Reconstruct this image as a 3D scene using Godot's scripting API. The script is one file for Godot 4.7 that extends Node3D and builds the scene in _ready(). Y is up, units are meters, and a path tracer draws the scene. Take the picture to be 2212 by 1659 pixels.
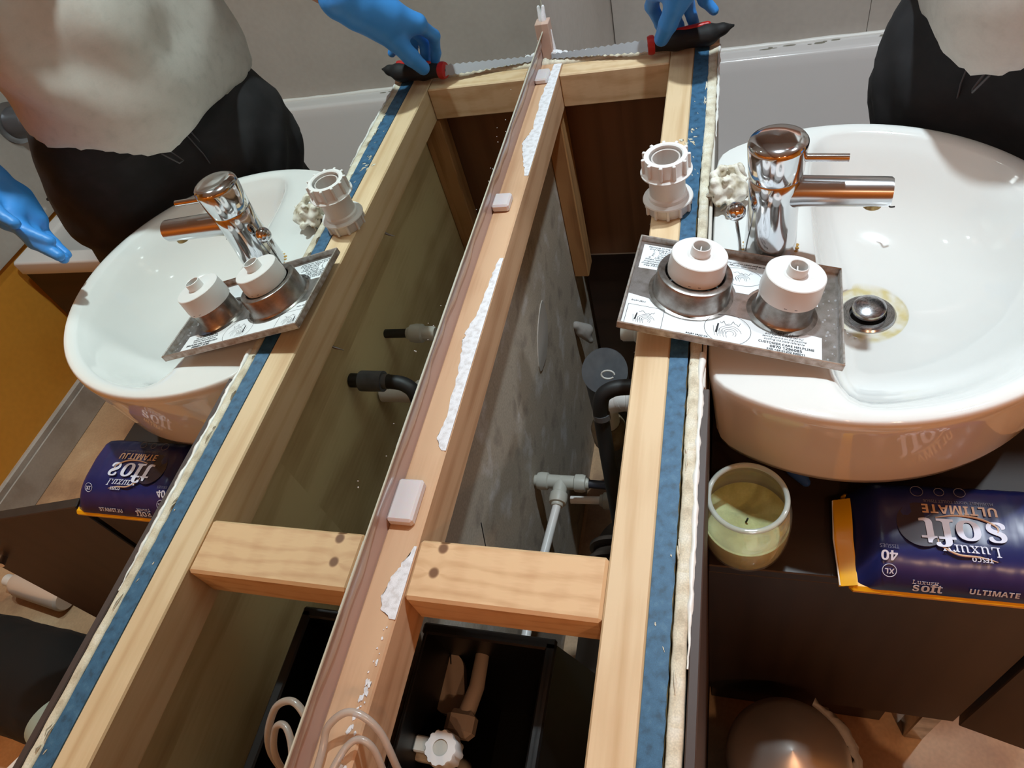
extends Node3D
# A boxed-in bathroom frame under a wall mirror, with basin, tap, tools and a fitter at work.
# World: x = distance from the mirror, y = height above the floor, z = along the wall (far end negative), metres.

const H := 0.92            # height of the top of the timber frame
var M := {}                # materials
var rng := RandomNumberGenerator.new()
var names := {}

class MB:
	var v := PackedVector3Array()
	var n := PackedVector3Array()
	var uv := PackedVector2Array()
	var c := PackedColorArray()
	var idx := PackedInt32Array()
	var colored := false

	func face(a: int, b: int, d: int) -> void:
		var g := (v[b] - v[a]).cross(v[d] - v[a])
		if g.dot(n[a] + n[b] + n[d]) > 0.0:
			idx.append(a); idx.append(d); idx.append(b)
		else:
			idx.append(a); idx.append(b); idx.append(d)

	func vert(p: Vector3, nn: Vector3, t := Vector2.ZERO, col := Color.WHITE) -> int:
		v.append(p); n.append(nn); uv.append(t); c.append(col)
		return v.size() - 1

	func quad(p: Array, nn: Vector3, t := []) -> void:
		var i0 := v.size()
		for k in 4:
			vert(p[k], nn, t[k] if t.size() == 4 else Vector2.ZERO)
		face(i0, i0 + 1, i0 + 2)
		face(i0, i0 + 2, i0 + 3)

	func tri(a: Vector3, b: Vector3, d: Vector3, nn: Vector3) -> void:
		var i0 := v.size()
		vert(a, nn); vert(b, nn); vert(d, nn)
		face(i0, i0 + 1, i0 + 2)

	# rows x cols grid of points, smooth normals; closed joins the columns round
	func grid(pts: PackedVector3Array, cols: int, closed := false, center = null, cols_color := PackedColorArray(), uvs := PackedVector2Array()) -> void:
		var rows := pts.size() / cols
		var i0 := v.size()
		var acc := PackedVector3Array()
		acc.resize(pts.size())
		var last := cols if closed else cols - 1
		var quads := PackedInt32Array()
		for r in rows - 1:
			for k in last:
				var a := r * cols + k
				var b := r * cols + (k + 1) % cols
				var d := a + cols
				var e := b + cols
				var nn := (pts[e] - pts[a]).cross(pts[d] - pts[b])
				acc[a] += nn; acc[b] += nn; acc[d] += nn; acc[e] += nn
				quads.append(a); quads.append(b); quads.append(e); quads.append(d)
		var s := 1.0
		if center != null:
			var t := 0.0
			for k in pts.size():
				t += acc[k].normalized().dot((pts[k] - center).normalized())
			if t < 0.0:
				s = -1.0
		for k in pts.size():
			var nn := acc[k] * s
			if nn.length() < 1e-14:
				nn = Vector3.UP
			vert(pts[k], nn.normalized(), uvs[k] if uvs.size() else Vector2.ZERO, cols_color[k] if cols_color.size() else Color.WHITE)
		if cols_color.size():
			colored = true
		for k in range(0, quads.size(), 4):
			face(i0 + quads[k], i0 + quads[k + 1], i0 + quads[k + 2])
			face(i0 + quads[k], i0 + quads[k + 2], i0 + quads[k + 3])

	# box with chamfered edges; u runs along axis g (0 x, 1 y, 2 z)
	func box(lo: Vector3, hi: Vector3, bev := 0.0, g := 0, us := 1.0, vs := 1.0, uo := Vector2.ZERO) -> void:
		var ce := (lo + hi) * 0.5
		var hs := (hi - lo) * 0.5
		bev = minf(bev, minf(hs.x, minf(hs.y, hs.z)) * 0.9)
		for ax in 3:
			for sg in [-1.0, 1.0]:
				var a1 := (ax + 1) % 3
				var a2 := (ax + 2) % 3
				var nn := Vector3.ZERO
				nn[ax] = sg
				var ps := []
				var ts := []
				for q in [[-1, -1], [1, -1], [1, 1], [-1, 1]]:
					var p := Vector3.ZERO
					p[ax] = sg * hs[ax]
					p[a1] = q[0] * (hs[a1] - bev)
					p[a2] = q[1] * (hs[a2] - bev)
					p += ce
					ps.append(p)
					var ua := a1
					var va := a2
					if a2 == g:
						ua = a2; va = a1
					ts.append(Vector2((p[ua] - lo[ua]) * us, (p[va] - lo[va]) * vs + float(ax) * 0.37) + uo)
				quad(ps, nn, ts)
		if bev <= 0.0:
			return
		for ax in 3:
			var a1 := (ax + 1) % 3
			var a2 := (ax + 2) % 3
			for s1 in [-1.0, 1.0]:
				for s2 in [-1.0, 1.0]:
					var nn := Vector3.ZERO
					nn[a1] = s1; nn[a2] = s2
					nn = nn.normalized()
					var ps := []
					var ts := []
					for q in [[-1, 0], [1, 0], [1, 1], [-1, 1]]:
						var p := Vector3.ZERO
						p[ax] = q[0] * (hs[ax] - bev)
						p[a1] = s1 * (hs[a1] - (bev if q[1] == 1 else 0.0))
						p[a2] = s2 * (hs[a2] - (0.0 if q[1] == 1 else bev))
						p += ce
						ps.append(p)
						ts.append(Vector2((p[g] - lo[g]) * us, (p[a1] - lo[a1] + p[a2] - lo[a2]) * vs) + uo)
					quad(ps, nn, ts)
		for sx in [-1.0, 1.0]:
			for sy in [-1.0, 1.0]:
				for sz in [-1.0, 1.0]:
					var sg3 := Vector3(sx, sy, sz)
					var a: Vector3 = ce + sg3 * (hs - Vector3(0, bev, bev))
					var b: Vector3 = ce + sg3 * (hs - Vector3(bev, 0, bev))
					var d: Vector3 = ce + sg3 * (hs - Vector3(bev, bev, 0))
					tri(a, b, d, sg3.normalized())

	# profile of (radius, height), spun round y; sharp corners split
	func lathe(prof: Array, seg := 32, xf := Transform3D.IDENTITY, wob = null) -> void:
		var runs := []
		var run := [prof[0]]
		for k in range(1, prof.size()):
			run.append(prof[k])
			if k < prof.size() - 1:
				var d1: Vector2 = (prof[k] - prof[k - 1]).normalized()
				var d2: Vector2 = (prof[k + 1] - prof[k]).normalized()
				if d1.dot(d2) < 0.8:
					runs.append(run)
					run = [prof[k]]
		runs.append(run)
		for r in runs:
			if r.size() < 2:
				continue
			var i0 := v.size()
			for k in r.size():
				var tg := Vector2.ZERO
				if k > 0: tg += (r[k] - r[k - 1]).normalized()
				if k < r.size() - 1: tg += (r[k + 1] - r[k]).normalized()
				var nr := Vector2(tg.y, -tg.x).normalized()
				for s in seg + 1:
					var th := TAU * s / seg
					var rad: float = r[k].x
					if wob != null:
						rad = wob.call(rad, r[k].y, th)
					var p := Vector3(cos(th) * rad, r[k].y, sin(th) * rad)
					var nn := Vector3(cos(th) * nr.x, nr.y, sin(th) * nr.x)
					vert(xf * p, (xf.basis * nn).normalized(), Vector2(float(s) / seg, float(k) / r.size()))
			for k in int(r.size()) - 1:
				for s in seg:
					var a: int = i0 + k * (seg + 1) + s
					face(a, a + 1, a + seg + 2)
					face(a, a + seg + 2, a + seg + 1)

	func tube(path: Array, rad, seg := 12, cap := true) -> void:
		var m := path.size()
		var i0 := v.size()
		var t0: Vector3 = (path[1] - path[0]).normalized()
		var u := t0.cross(Vector3.UP)
		if u.length() < 0.1:
			u = t0.cross(Vector3.RIGHT)
		u = u.normalized()
		for k in m:
			var t: Vector3
			if k == 0: t = path[1] - path[0]
			elif k == m - 1: t = path[k] - path[k - 1]
			else: t = (path[k + 1] - path[k]).normalized() + (path[k] - path[k - 1]).normalized()
			t = t.normalized()
			u = (u - t * u.dot(t)).normalized()
			var w := t.cross(u)
			var r: float = rad[k] if rad is Array else rad
			for s in seg:
				var th := TAU * s / seg
				var nn := u * cos(th) + w * sin(th)
				vert(path[k] + nn * r, nn, Vector2(float(k) / m, float(s) / seg))
		for k in m - 1:
			for s in seg:
				var a: int = i0 + k * seg + s
				var b: int = i0 + k * seg + (s + 1) % seg
				face(a, b, b + seg)
				face(a, b + seg, a + seg)
		if cap:
			for e in [0, m - 1]:
				var t: Vector3 = (path[1] - path[0]) if e == 0 else (path[m - 1] - path[m - 2])
				t = t.normalized() * (-1.0 if e == 0 else 1.0)
				var ce := vert(path[e], t)
				var ring := []
				for s in seg:
					ring.append(vert(v[i0 + e * seg + s], t))
				for s in seg:
					face(ce, ring[s], ring[(s + 1) % seg])

	# flat prism: polygon in x, z between y0 and y1
	func prism(poly: PackedVector2Array, y0: float, y1: float, xf := Transform3D.IDENTITY) -> void:
		var ids := Geometry2D.triangulate_polygon(poly)
		for sd in [[y1, 1.0], [y0, -1.0]]:
			var i0 := v.size()
			for p in poly:
				vert(xf * Vector3(p.x, sd[0], p.y), (xf.basis * Vector3(0, sd[1], 0)).normalized(), p)
			for k in range(0, ids.size(), 3):
				face(i0 + ids[k], i0 + ids[k + 1], i0 + ids[k + 2])
		var area := 0.0
		for k in poly.size():
			area += poly[k].cross(poly[(k + 1) % poly.size()])
		var s := signf(area)
		for k in poly.size():
			var a := poly[k]
			var b := poly[(k + 1) % poly.size()]
			var d := (b - a).normalized()
			var nn := (xf.basis * Vector3(d.y * s, 0, -d.x * s)).normalized()
			quad([xf * Vector3(a.x, y0, a.y), xf * Vector3(b.x, y0, b.y), xf * Vector3(b.x, y1, b.y), xf * Vector3(a.x, y1, a.y)], nn)

	func sphere(ce: Vector3, r: Vector3, seg := 20, rows := 12) -> void:
		var i0 := v.size()
		for k in rows + 1:
			var ph := PI * k / rows
			for s in seg + 1:
				var th := TAU * s / seg
				var d := Vector3(sin(ph) * cos(th), cos(ph), sin(ph) * sin(th))
				vert(ce + d * r, (d / r).normalized(), Vector2(float(s) / seg, float(k) / rows))
		for k in rows:
			for s in seg:
				var a: int = i0 + k * (seg + 1) + s
				face(a, a + 1, a + seg + 2)
				face(a, a + seg + 2, a + seg + 1)

	func mesh() -> ArrayMesh:
		var arr := []
		arr.resize(Mesh.ARRAY_MAX)
		arr[Mesh.ARRAY_VERTEX] = v
		arr[Mesh.ARRAY_NORMAL] = n
		arr[Mesh.ARRAY_TEX_UV] = uv
		if colored:
			arr[Mesh.ARRAY_COLOR] = c
		arr[Mesh.ARRAY_INDEX] = idx
		var m := ArrayMesh.new()
		m.add_surface_from_arrays(Mesh.PRIMITIVE_TRIANGLES, arr)
		return m

# ---------- scene helpers ----------
func W(x: float, yr: float, z: float) -> Vector3:
	return Vector3(x, H + yr, z)

func numbered(nm: String) -> String:
	if not names.has(nm):
		names[nm] = 0
		return nm
	names[nm] += 1
	return "%s_%03d" % [nm, names[nm]]

func put(o: Node3D, label: String, cat: String, group := "", kind := "") -> void:
	o.set_meta("label", label)
	if cat: o.set_meta("category", cat)
	if group: o.set_meta("group", group)
	if kind: o.set_meta("kind", kind)

func thing(nm: String, label: String, cat: String, at := Vector3.ZERO, group := "") -> Node3D:
	var o := Node3D.new()
	o.name = numbered(nm)
	add_child(o)
	o.position = at
	put(o, label, cat, group)
	return o

func part(nm: String, mb: MB, m: Material, parent: Node3D, local := true) -> MeshInstance3D:
	var o := MeshInstance3D.new()
	o.name = nm
	o.mesh = mb.mesh()
	o.material_override = m
	parent.add_child(o, true)
	if not local:   # the mesh was written in world places: take the parent's place back off
		var p: Node = parent
		var at := Vector3.ZERO
		while p is Node3D and p != self:
			at += p.position
			p = p.get_parent()
		o.position = -at
	return o

func solid(nm: String, mb: MB, m: Material, label: String, cat: String, group := "", kind := "") -> MeshInstance3D:
	var o := MeshInstance3D.new()
	o.name = numbered(nm)
	o.mesh = mb.mesh()
	o.material_override = m
	add_child(o)
	put(o, label, cat, group, kind)
	return o

func mat(col: Color, rough := 0.6, metal := 0.0, tex: Texture2D = null) -> StandardMaterial3D:
	var m := StandardMaterial3D.new()
	m.albedo_color = col
	m.roughness = rough
	m.metallic = metal
	if tex:
		m.albedo_texture = tex
	return m

func tri_mat(tex: Texture2D, scale: float, rough := 0.8) -> StandardMaterial3D:
	var m := mat(Color.WHITE, rough, 0.0, tex)
	m.uv1_triplanar = true
	m.uv1_world_triplanar = true
	m.uv1_scale = Vector3.ONE * scale
	return m

func noise(freq: float, seed_: int, oct := 4, kind := FastNoiseLite.TYPE_SIMPLEX_SMOOTH) -> FastNoiseLite:
	var f := FastNoiseLite.new()
	f.noise_type = kind
	f.frequency = freq
	f.seed = seed_
	f.fractal_octaves = oct
	return f

func tex_from(w: int, h: int, fn: Callable) -> ImageTexture:
	var im := Image.create(w, h, false, Image.FORMAT_RGB8)
	for j in h:
		for i in w:
			im.set_pixel(i, j, fn.call(i, j))
	return ImageTexture.create_from_image(im)

# pine: grain runs along i; knots are [i, j, radius]
func wood_tex(w: int, h: int, light: Color, dark: Color, seed_: int, knots := [], ring := 0.16) -> ImageTexture:
	var a := noise(0.004, seed_, 2)
	var b := noise(0.02, seed_ + 7, 3)
	return tex_from(w, h, func(i, j):
		var y := float(j)
		var kd := 0.0
		for k in knots:
			var dx: float = float(i - k[0]) / (k[2] * 1.5)
			var dy: float = float(j - k[1]) / k[2]
			var q := dx * dx + dy * dy
			y += k[2] * 1.1 * exp(-q * 0.35) * signf(dy)
			kd = maxf(kd, 1.0 - smoothstep(0.25, 1.0, q))
		var s := y * ring + a.get_noise_2d(i * 0.35, y * 2.2) * 4.0
		var g := pow(0.5 + 0.5 * sin(s), 3.0) * 0.42
		g += (b.get_noise_2d(i * 0.7, y * 9.0)) * 0.16 + a.get_noise_2d(i * 3.0 + 900, j * 3.0) * 0.25
		var col := light.lerp(dark, clampf(g, 0.0, 1.0))
		return col.lerp(Color(0.40, 0.25, 0.14), kd * 0.85))

func cloud_tex(size: int, cols: Array, freq: float, seed_: int, oct := 5, fine := 0.0) -> ImageTexture:
	var a := noise(freq, seed_, oct)
	var b := noise(0.25, seed_ + 3, 2)
	return tex_from(size, size, func(i, j):
		var t := clampf(0.5 + a.get_noise_2d(i, j) * 0.9, 0.0, 0.9999) * (cols.size() - 1)
		var k := int(t)
		var col: Color = cols[k].lerp(cols[k + 1], t - k)
		var q := 1.0 + b.get_noise_2d(i, j) * fine
		return Color(col.r * q, col.g * q, col.b * q))

func text(parent: Node3D, s: String, size: float, at: Vector3, right: Vector3, up: Vector3, m: Material, nm := "lettering", font := "Droid Sans", bold := false, italic := false) -> MeshInstance3D:
	var t := TextMesh.new()
	var f := SystemFont.new()
	f.font_names = PackedStringArray([font])
	if bold: f.font_weight = 700
	t.font = f
	t.text = s
	t.font_size = 32
	t.pixel_size = size / 32.0
	t.depth = 0.0003
	t.curve_step = 4.0
	t.material = m
	var o := MeshInstance3D.new()
	o.name = nm
	o.mesh = t
	parent.add_child(o, true)
	right = right.normalized()
	up = (up - right * up.dot(right)).normalized()
	if italic: up = (up + right * 0.25)
	o.transform = Transform3D(Basis(right, up, right.cross(up).normalized()), at)
	return o

# ---------- rounded bodies: smooth union of tapered capsules, meshed as surface nets ----------
func sdf(bones: Array, k: float, cell: float, post = null) -> MB:
	var lo := Vector3.ONE * 1e9
	var hi := Vector3.ONE * -1e9
	for b in bones:
		var r := maxf(b[2], b[3]) + k * 0.5 + cell * 3.0
		for e in 2:
			lo = lo.min(b[e] - Vector3.ONE * r)
			hi = hi.max(b[e] + Vector3.ONE * r)
	var nx := int((hi.x - lo.x) / cell) + 2
	var ny := int((hi.y - lo.y) / cell) + 2
	var nz := int((hi.z - lo.z) / cell) + 2
	var f := PackedFloat32Array()
	f.resize(nx * ny * nz)
	f.fill(9.0)
	for b in bones:
		var a: Vector3 = b[0]
		var ab: Vector3 = b[1] - b[0]
		var l2 := maxf(ab.length_squared(), 1e-9)
		var r0: float = b[2]
		var r1: float = b[3]
		var kk: float = b[4] if b.size() > 4 else k
		var rr := maxf(r0, r1) + kk + cell * 3.0
		var i0 := ((a.min(b[1]) - Vector3.ONE * rr - lo) / cell).floor()
		var i1 := ((a.max(b[1]) + Vector3.ONE * rr - lo) / cell).ceil()
		for iz in range(maxi(0, int(i0.z)), mini(nz, int(i1.z) + 1)):
			for iy in range(maxi(0, int(i0.y)), mini(ny, int(i1.y) + 1)):
				var at := (iz * ny + iy) * nx
				for ix in range(maxi(0, int(i0.x)), mini(nx, int(i1.x) + 1)):
					var p := lo + Vector3(ix, iy, iz) * cell - a
					var t := clampf(p.dot(ab) / l2, 0.0, 1.0)
					var d := (p - ab * t).length() - lerpf(r0, r1, t)
					var g := f[at + ix]
					var h := kk - absf(g - d)
					if h > 0.0:
						f[at + ix] = minf(g, d) - h * h / (4.0 * kk)
					elif d < g:
						f[at + ix] = d
	if post != null:
		for iz in nz:
			for iy in ny:
				var at := (iz * ny + iy) * nx
				for ix in nx:
					var g := f[at + ix]
					if g < 0.08 and g > -0.08:
						f[at + ix] = post.call(lo + Vector3(ix, iy, iz) * cell, g)
					elif g <= -0.08:
						f[at + ix] = post.call(lo + Vector3(ix, iy, iz) * cell, g)
	var mb := MB.new()
	var id := {}
	var sy := nx
	var sz := nx * ny
	var offs := [0, 1, sy, sy + 1, sz, sz + 1, sz + sy, sz + sy + 1]
	var edges := [[0, 1], [2, 3], [4, 5], [6, 7], [0, 2], [1, 3], [4, 6], [5, 7], [0, 4], [1, 5], [2, 6], [3, 7]]
	var cs := [Vector3(0, 0, 0), Vector3(1, 0, 0), Vector3(0, 1, 0), Vector3(1, 1, 0), Vector3(0, 0, 1), Vector3(1, 0, 1), Vector3(0, 1, 1), Vector3(1, 1, 1)]
	for iz in nz - 1:
		for iy in ny - 1:
			var at0 := (iz * ny + iy) * nx
			for ix in nx - 1:
				var at := at0 + ix
				if f[at] > cell * 4.0:
					continue
				var neg := 0
				for o in offs:
					if f[at + o] < 0.0:
						neg += 1
				if neg == 0 or neg == 8:
					continue
				var sum := Vector3.ZERO
				var cnt := 0
				for e in edges:
					var d0 := f[at + offs[e[0]]]
					var d1 := f[at + offs[e[1]]]
					if (d0 < 0.0) != (d1 < 0.0):
						sum += cs[e[0]].lerp(cs[e[1]], d0 / (d0 - d1))
						cnt += 1
				var q: Vector3 = sum / cnt
				var gr := Vector3(
					(f[at + 1] - f[at]) + (f[at + sz + sy + 1] - f[at + sz + sy]),
					(f[at + sy] - f[at]) + (f[at + sz + sy + 1] - f[at + sz + 1]),
					(f[at + sz] - f[at]) + (f[at + sz + sy + 1] - f[at + sy + 1]))
				id[at] = mb.vert(lo + (Vector3(ix, iy, iz) + q) * cell, gr.normalized())
	for at in id.keys():
		if (f[at] < 0.0) != (f[at + 1] < 0.0):
			_net(mb, id, at, sy, sz)
		if (f[at] < 0.0) != (f[at + sy] < 0.0):
			_net(mb, id, at, 1, sz)
		if (f[at] < 0.0) != (f[at + sz] < 0.0):
			_net(mb, id, at, 1, sy)
	# smooth normals from the faces
	var acc := PackedVector3Array()
	acc.resize(mb.v.size())
	for t in range(0, mb.idx.size(), 3):
		var a := mb.idx[t]
		var b := mb.idx[t + 1]
		var d := mb.idx[t + 2]
		var g := (mb.v[d] - mb.v[a]).cross(mb.v[b] - mb.v[a])
		acc[a] += g; acc[b] += g; acc[d] += g
	for t in mb.v.size():
		if acc[t].length() > 1e-12:
			mb.n[t] = acc[t].normalized()
	return mb

func _net(mb: MB, id: Dictionary, at: int, s1: int, s2: int) -> void:
	if not (id.has(at - s1) and id.has(at - s2) and id.has(at - s1 - s2)):
		return
	var a: int = id[at]
	var b: int = id[at - s1]
	var d: int = id[at - s1 - s2]
	var e: int = id[at - s2]
	mb.face(a, b, d)
	mb.face(a, d, e)

func spline(pts: Array, per := 8) -> Array:
	var out := []
	for k in pts.size() - 1:
		var p0: Vector3 = pts[maxi(k - 1, 0)]
		var p3: Vector3 = pts[mini(k + 2, pts.size() - 1)]
		for s in per:
			out.append(pts[k].cubic_interpolate(pts[k + 1], p0, p3, float(s) / per))
	out.append(pts[-1])
	return out

# ---------- build ----------
func _ready() -> void:
	rng.seed = 7
	# camera
	var cam := Camera3D.new()
	cam.name = "camera"
	cam.projection = Camera3D.PROJECTION_PERSPECTIVE
	cam.keep_aspect = Camera3D.KEEP_HEIGHT
	cam.fov = rad_to_deg(2.0 * atan(829.5 / 1490.2))
	cam.near = 0.02
	cam.far = 30.0
	cam.transform = Transform3D(Basis(
		Vector3(0.95584336, -0.21835844, -0.19668012),
		-Vector3(0.02108984, -0.61656694, 0.78701996),
		-Vector3(-0.29311891, -0.75641576, -0.58473627)).orthonormalized(), W(0.31, 0.58342, 0.0))
	add_child(cam)
	cam.current = true
	# environment
	var we := WorldEnvironment.new()
	we.name = "environment"
	var env := Environment.new()
	env.background_mode = Environment.BG_COLOR
	env.background_color = Color(0.02, 0.02, 0.02)
	env.ambient_light_source = Environment.AMBIENT_SOURCE_DISABLED
	env.tonemap_mode = Environment.TONE_MAPPER_LINEAR
	env.tonemap_exposure = 0.86
	env.sdfgi_enabled = true
	env.ssao_enabled = true
	env.ssil_enabled = true
	we.environment = env
	add_child(we)
	# ceiling lights: cool ones over the bath side, warm ones over the near side
	downlight(Vector3(0.446, 2.39, -0.94), Color(0.90, 0.97, 1.0), 2.5, "cool white ceiling downlight above the basin and the bath edge")
	downlight(Vector3(1.15, 2.39, -1.0), Color(0.93, 0.97, 1.0), 1.3, "cool white ceiling downlight beside the ochre wall, over the bath")
	downlight(Vector3(0.55, 2.39, 1.15), Color(1.0, 0.80, 0.62), 0.95, "warm ceiling downlight nearest the mirror wall and the room's near end")
	downlight(Vector3(1.2, 2.39, 1.05), Color(1.0, 0.79, 0.61), 1.9, "warm ceiling downlight beside the ochre wall at the room's near end")
	materials()
	room()
	frame()
	cavity()
	basin()
	vanity()
	rail_things()
	plate()
	wipes()
	fitter()
	far_things()

func downlight(at: Vector3, col: Color, energy: float, label: String) -> void:
	var t := thing("ceiling_downlight", label, "downlight", at, "recessed ceiling downlights")
	var mb := MB.new()
	mb.lathe([Vector2(0.033, -0.004), Vector2(0.036, -0.007), Vector2(0.043, -0.006), Vector2(0.045, 0.0), Vector2(0.045, 0.009)], 32)
	part("bezel", mb, mat(Color(0.85, 0.85, 0.85), 0.25, 1.0), t)
	mb = MB.new()
	mb.lathe([Vector2(0.0005, -0.002), Vector2(0.033, -0.002), Vector2(0.033, 0.004)], 32)
	var em := mat(Color(0.9, 0.9, 0.9), 0.4)
	em.emission_enabled = true
	em.emission = col
	em.emission_energy_multiplier = 4.0
	part("lamp_face", mb, em, t)
	var l := SpotLight3D.new()
	l.name = "lamp_light"
	l.light_color = col
	l.light_energy = energy
	l.light_size = 0.03
	l.spot_range = 8.0
	l.spot_attenuation = 2.0
	l.spot_angle = 62.0
	l.spot_angle_attenuation = 1.0
	l.rotation_degrees.x = -90.0
	l.shadow_enabled = true
	l.position = Vector3(0, -0.04, 0)
	t.add_child(l)

func materials() -> void:
	var pine_l := Color(0.86, 0.75, 0.60)
	var pine_d := Color(0.74, 0.59, 0.42)
	M.rail = mat(Color.WHITE, 0.62, 0.0, wood_tex(1024, 128, pine_l, pine_d, 11, []))
	M.rail2 = mat(Color.WHITE, 0.62, 0.0, wood_tex(1024, 128, Color(0.83, 0.68, 0.54), Color(0.68, 0.50, 0.36), 23, []))
	M.noggin = mat(Color.WHITE, 0.62, 0.0, wood_tex(512, 192, Color(0.86, 0.71, 0.54), Color(0.74, 0.56, 0.39), 37, [[72, 84, 11], [64, 127, 11]], 0.2))
	M.stud = mat(Color.WHITE, 0.65, 0.0, wood_tex(512, 128, Color(0.74, 0.55, 0.36), Color(0.55, 0.37, 0.21), 53))
	M.ply = mat(Color.WHITE, 0.7, 0.0, wood_tex(512, 512, Color(0.88, 0.80, 0.61), Color(0.68, 0.57, 0.39), 71, [[300, 240, 16], [150, 330, 12], [400, 120, 10]], 0.05))
	M.wenge = mat(Color.WHITE, 0.42, 0.0, wood_tex(512, 256, Color(0.175, 0.135, 0.115), Color(0.12, 0.09, 0.075), 91, [], 0.3))
	M.redbrown = mat(Color.WHITE, 0.6, 0.0, wood_tex(256, 256, Color(0.50, 0.35, 0.24), Color(0.40, 0.27, 0.18), 97, [], 0.2))
	M.plaster = tri_mat(cloud_tex(512, [Color(0.60, 0.55, 0.50), Color(0.70, 0.65, 0.59), Color(0.69, 0.64, 0.58), Color(0.78, 0.75, 0.73)], 0.012, 5, 5, 0.08), 1.6, 0.85)
	M.wallpaint = mat(Color(0.70, 0.60, 0.57), 0.35)
	M.floor = tri_mat(cloud_tex(512, [Color(0.66, 0.52, 0.40), Color(0.76, 0.62, 0.48), Color(0.78, 0.64, 0.50), Color(0.82, 0.70, 0.56)], 0.01, 15, 5, 0.05), 0.9, 0.45)
	M.ochre = tri_mat(cloud_tex(256, [Color(0.82, 0.54, 0.16), Color(0.86, 0.59, 0.20), Color(0.88, 0.61, 0.22)], 0.01, 25, 4, 0.03), 0.7, 0.6)
	M.tile = tri_mat(cloud_tex(256, [Color(0.67, 0.635, 0.60), Color(0.70, 0.665, 0.63), Color(0.72, 0.685, 0.65)], 0.01, 35, 4, 0.02), 0.8, 0.22)
	M.grout = mat(Color(0.72, 0.67, 0.58), 0.9)
	M.white = mat(Color(0.86, 0.84, 0.81), 0.7)
	M.skirt = tri_mat(cloud_tex(256, [Color(0.62, 0.58, 0.54), Color(0.70, 0.67, 0.64), Color(0.72, 0.69, 0.66)], 0.012, 45, 4, 0.03), 1.5, 0.5)
	M.ceramic = mat(Color(0.90, 0.90, 0.88), 0.07)
	M.ceramic.clearcoat_enabled = true
	M.ceramic.clearcoat = 0.6
	M.ceramic.clearcoat_roughness = 0.04
	M.acrylic = mat(Color(0.82, 0.80, 0.79), 0.18)
	M.chrome = mat(Color(0.86, 0.86, 0.87), 0.10, 1.0)
	M.chrome_spot = mat(Color.WHITE, 0.20, 1.0, cloud_tex(256, [Color(0.55, 0.55, 0.55), Color(0.74, 0.74, 0.75), Color(0.80, 0.80, 0.81)], 0.05, 65, 4, 0.1))
	M.plastic = mat(Color(0.88, 0.87, 0.86), 0.32)
	M.plastic_grey = mat(Color(0.74, 0.73, 0.69), 0.45)
	M.pipe_dark = mat(Color(0.10, 0.10, 0.105), 0.55)
	M.pipe_grey = tri_mat(cloud_tex(128, [Color(0.25, 0.26, 0.28), Color(0.33, 0.34, 0.36), Color(0.36, 0.37, 0.38)], 0.04, 66, 4, 0.05), 4.0, 0.6)
	M.black = mat(Color(0.045, 0.045, 0.05), 0.38)
	M.cream = tri_mat(cloud_tex(256, [Color(0.74, 0.69, 0.60), Color(0.83, 0.79, 0.70), Color(0.85, 0.82, 0.74), Color(0.88, 0.86, 0.80)], 0.02, 75, 5, 0.1), 8.0, 0.85)
	M.sealant = mat(Color(0.90, 0.89, 0.87), 0.35)
	M.blue = tri_mat(cloud_tex(512, [Color(0.15, 0.28, 0.38), Color(0.18, 0.34, 0.46), Color(0.20, 0.37, 0.50), Color(0.21, 0.38, 0.51), Color(0.26, 0.42, 0.54)], 0.02, 85, 4, 0.10), 7.0, 0.55)
	M.paint = tri_mat(cloud_tex(256, [Color(0.83, 0.82, 0.82), Color(0.90, 0.90, 0.91), Color(0.93, 0.93, 0.94)], 0.04, 95, 4, 0.06), 12.0, 0.6)
	M.red = mat(Color(0.72, 0.12, 0.10), 0.4)
	M.rubber = mat(Color(0.07, 0.065, 0.065), 0.7)
	M.steel = mat(Color(0.62, 0.63, 0.65), 0.28, 1.0)

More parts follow.
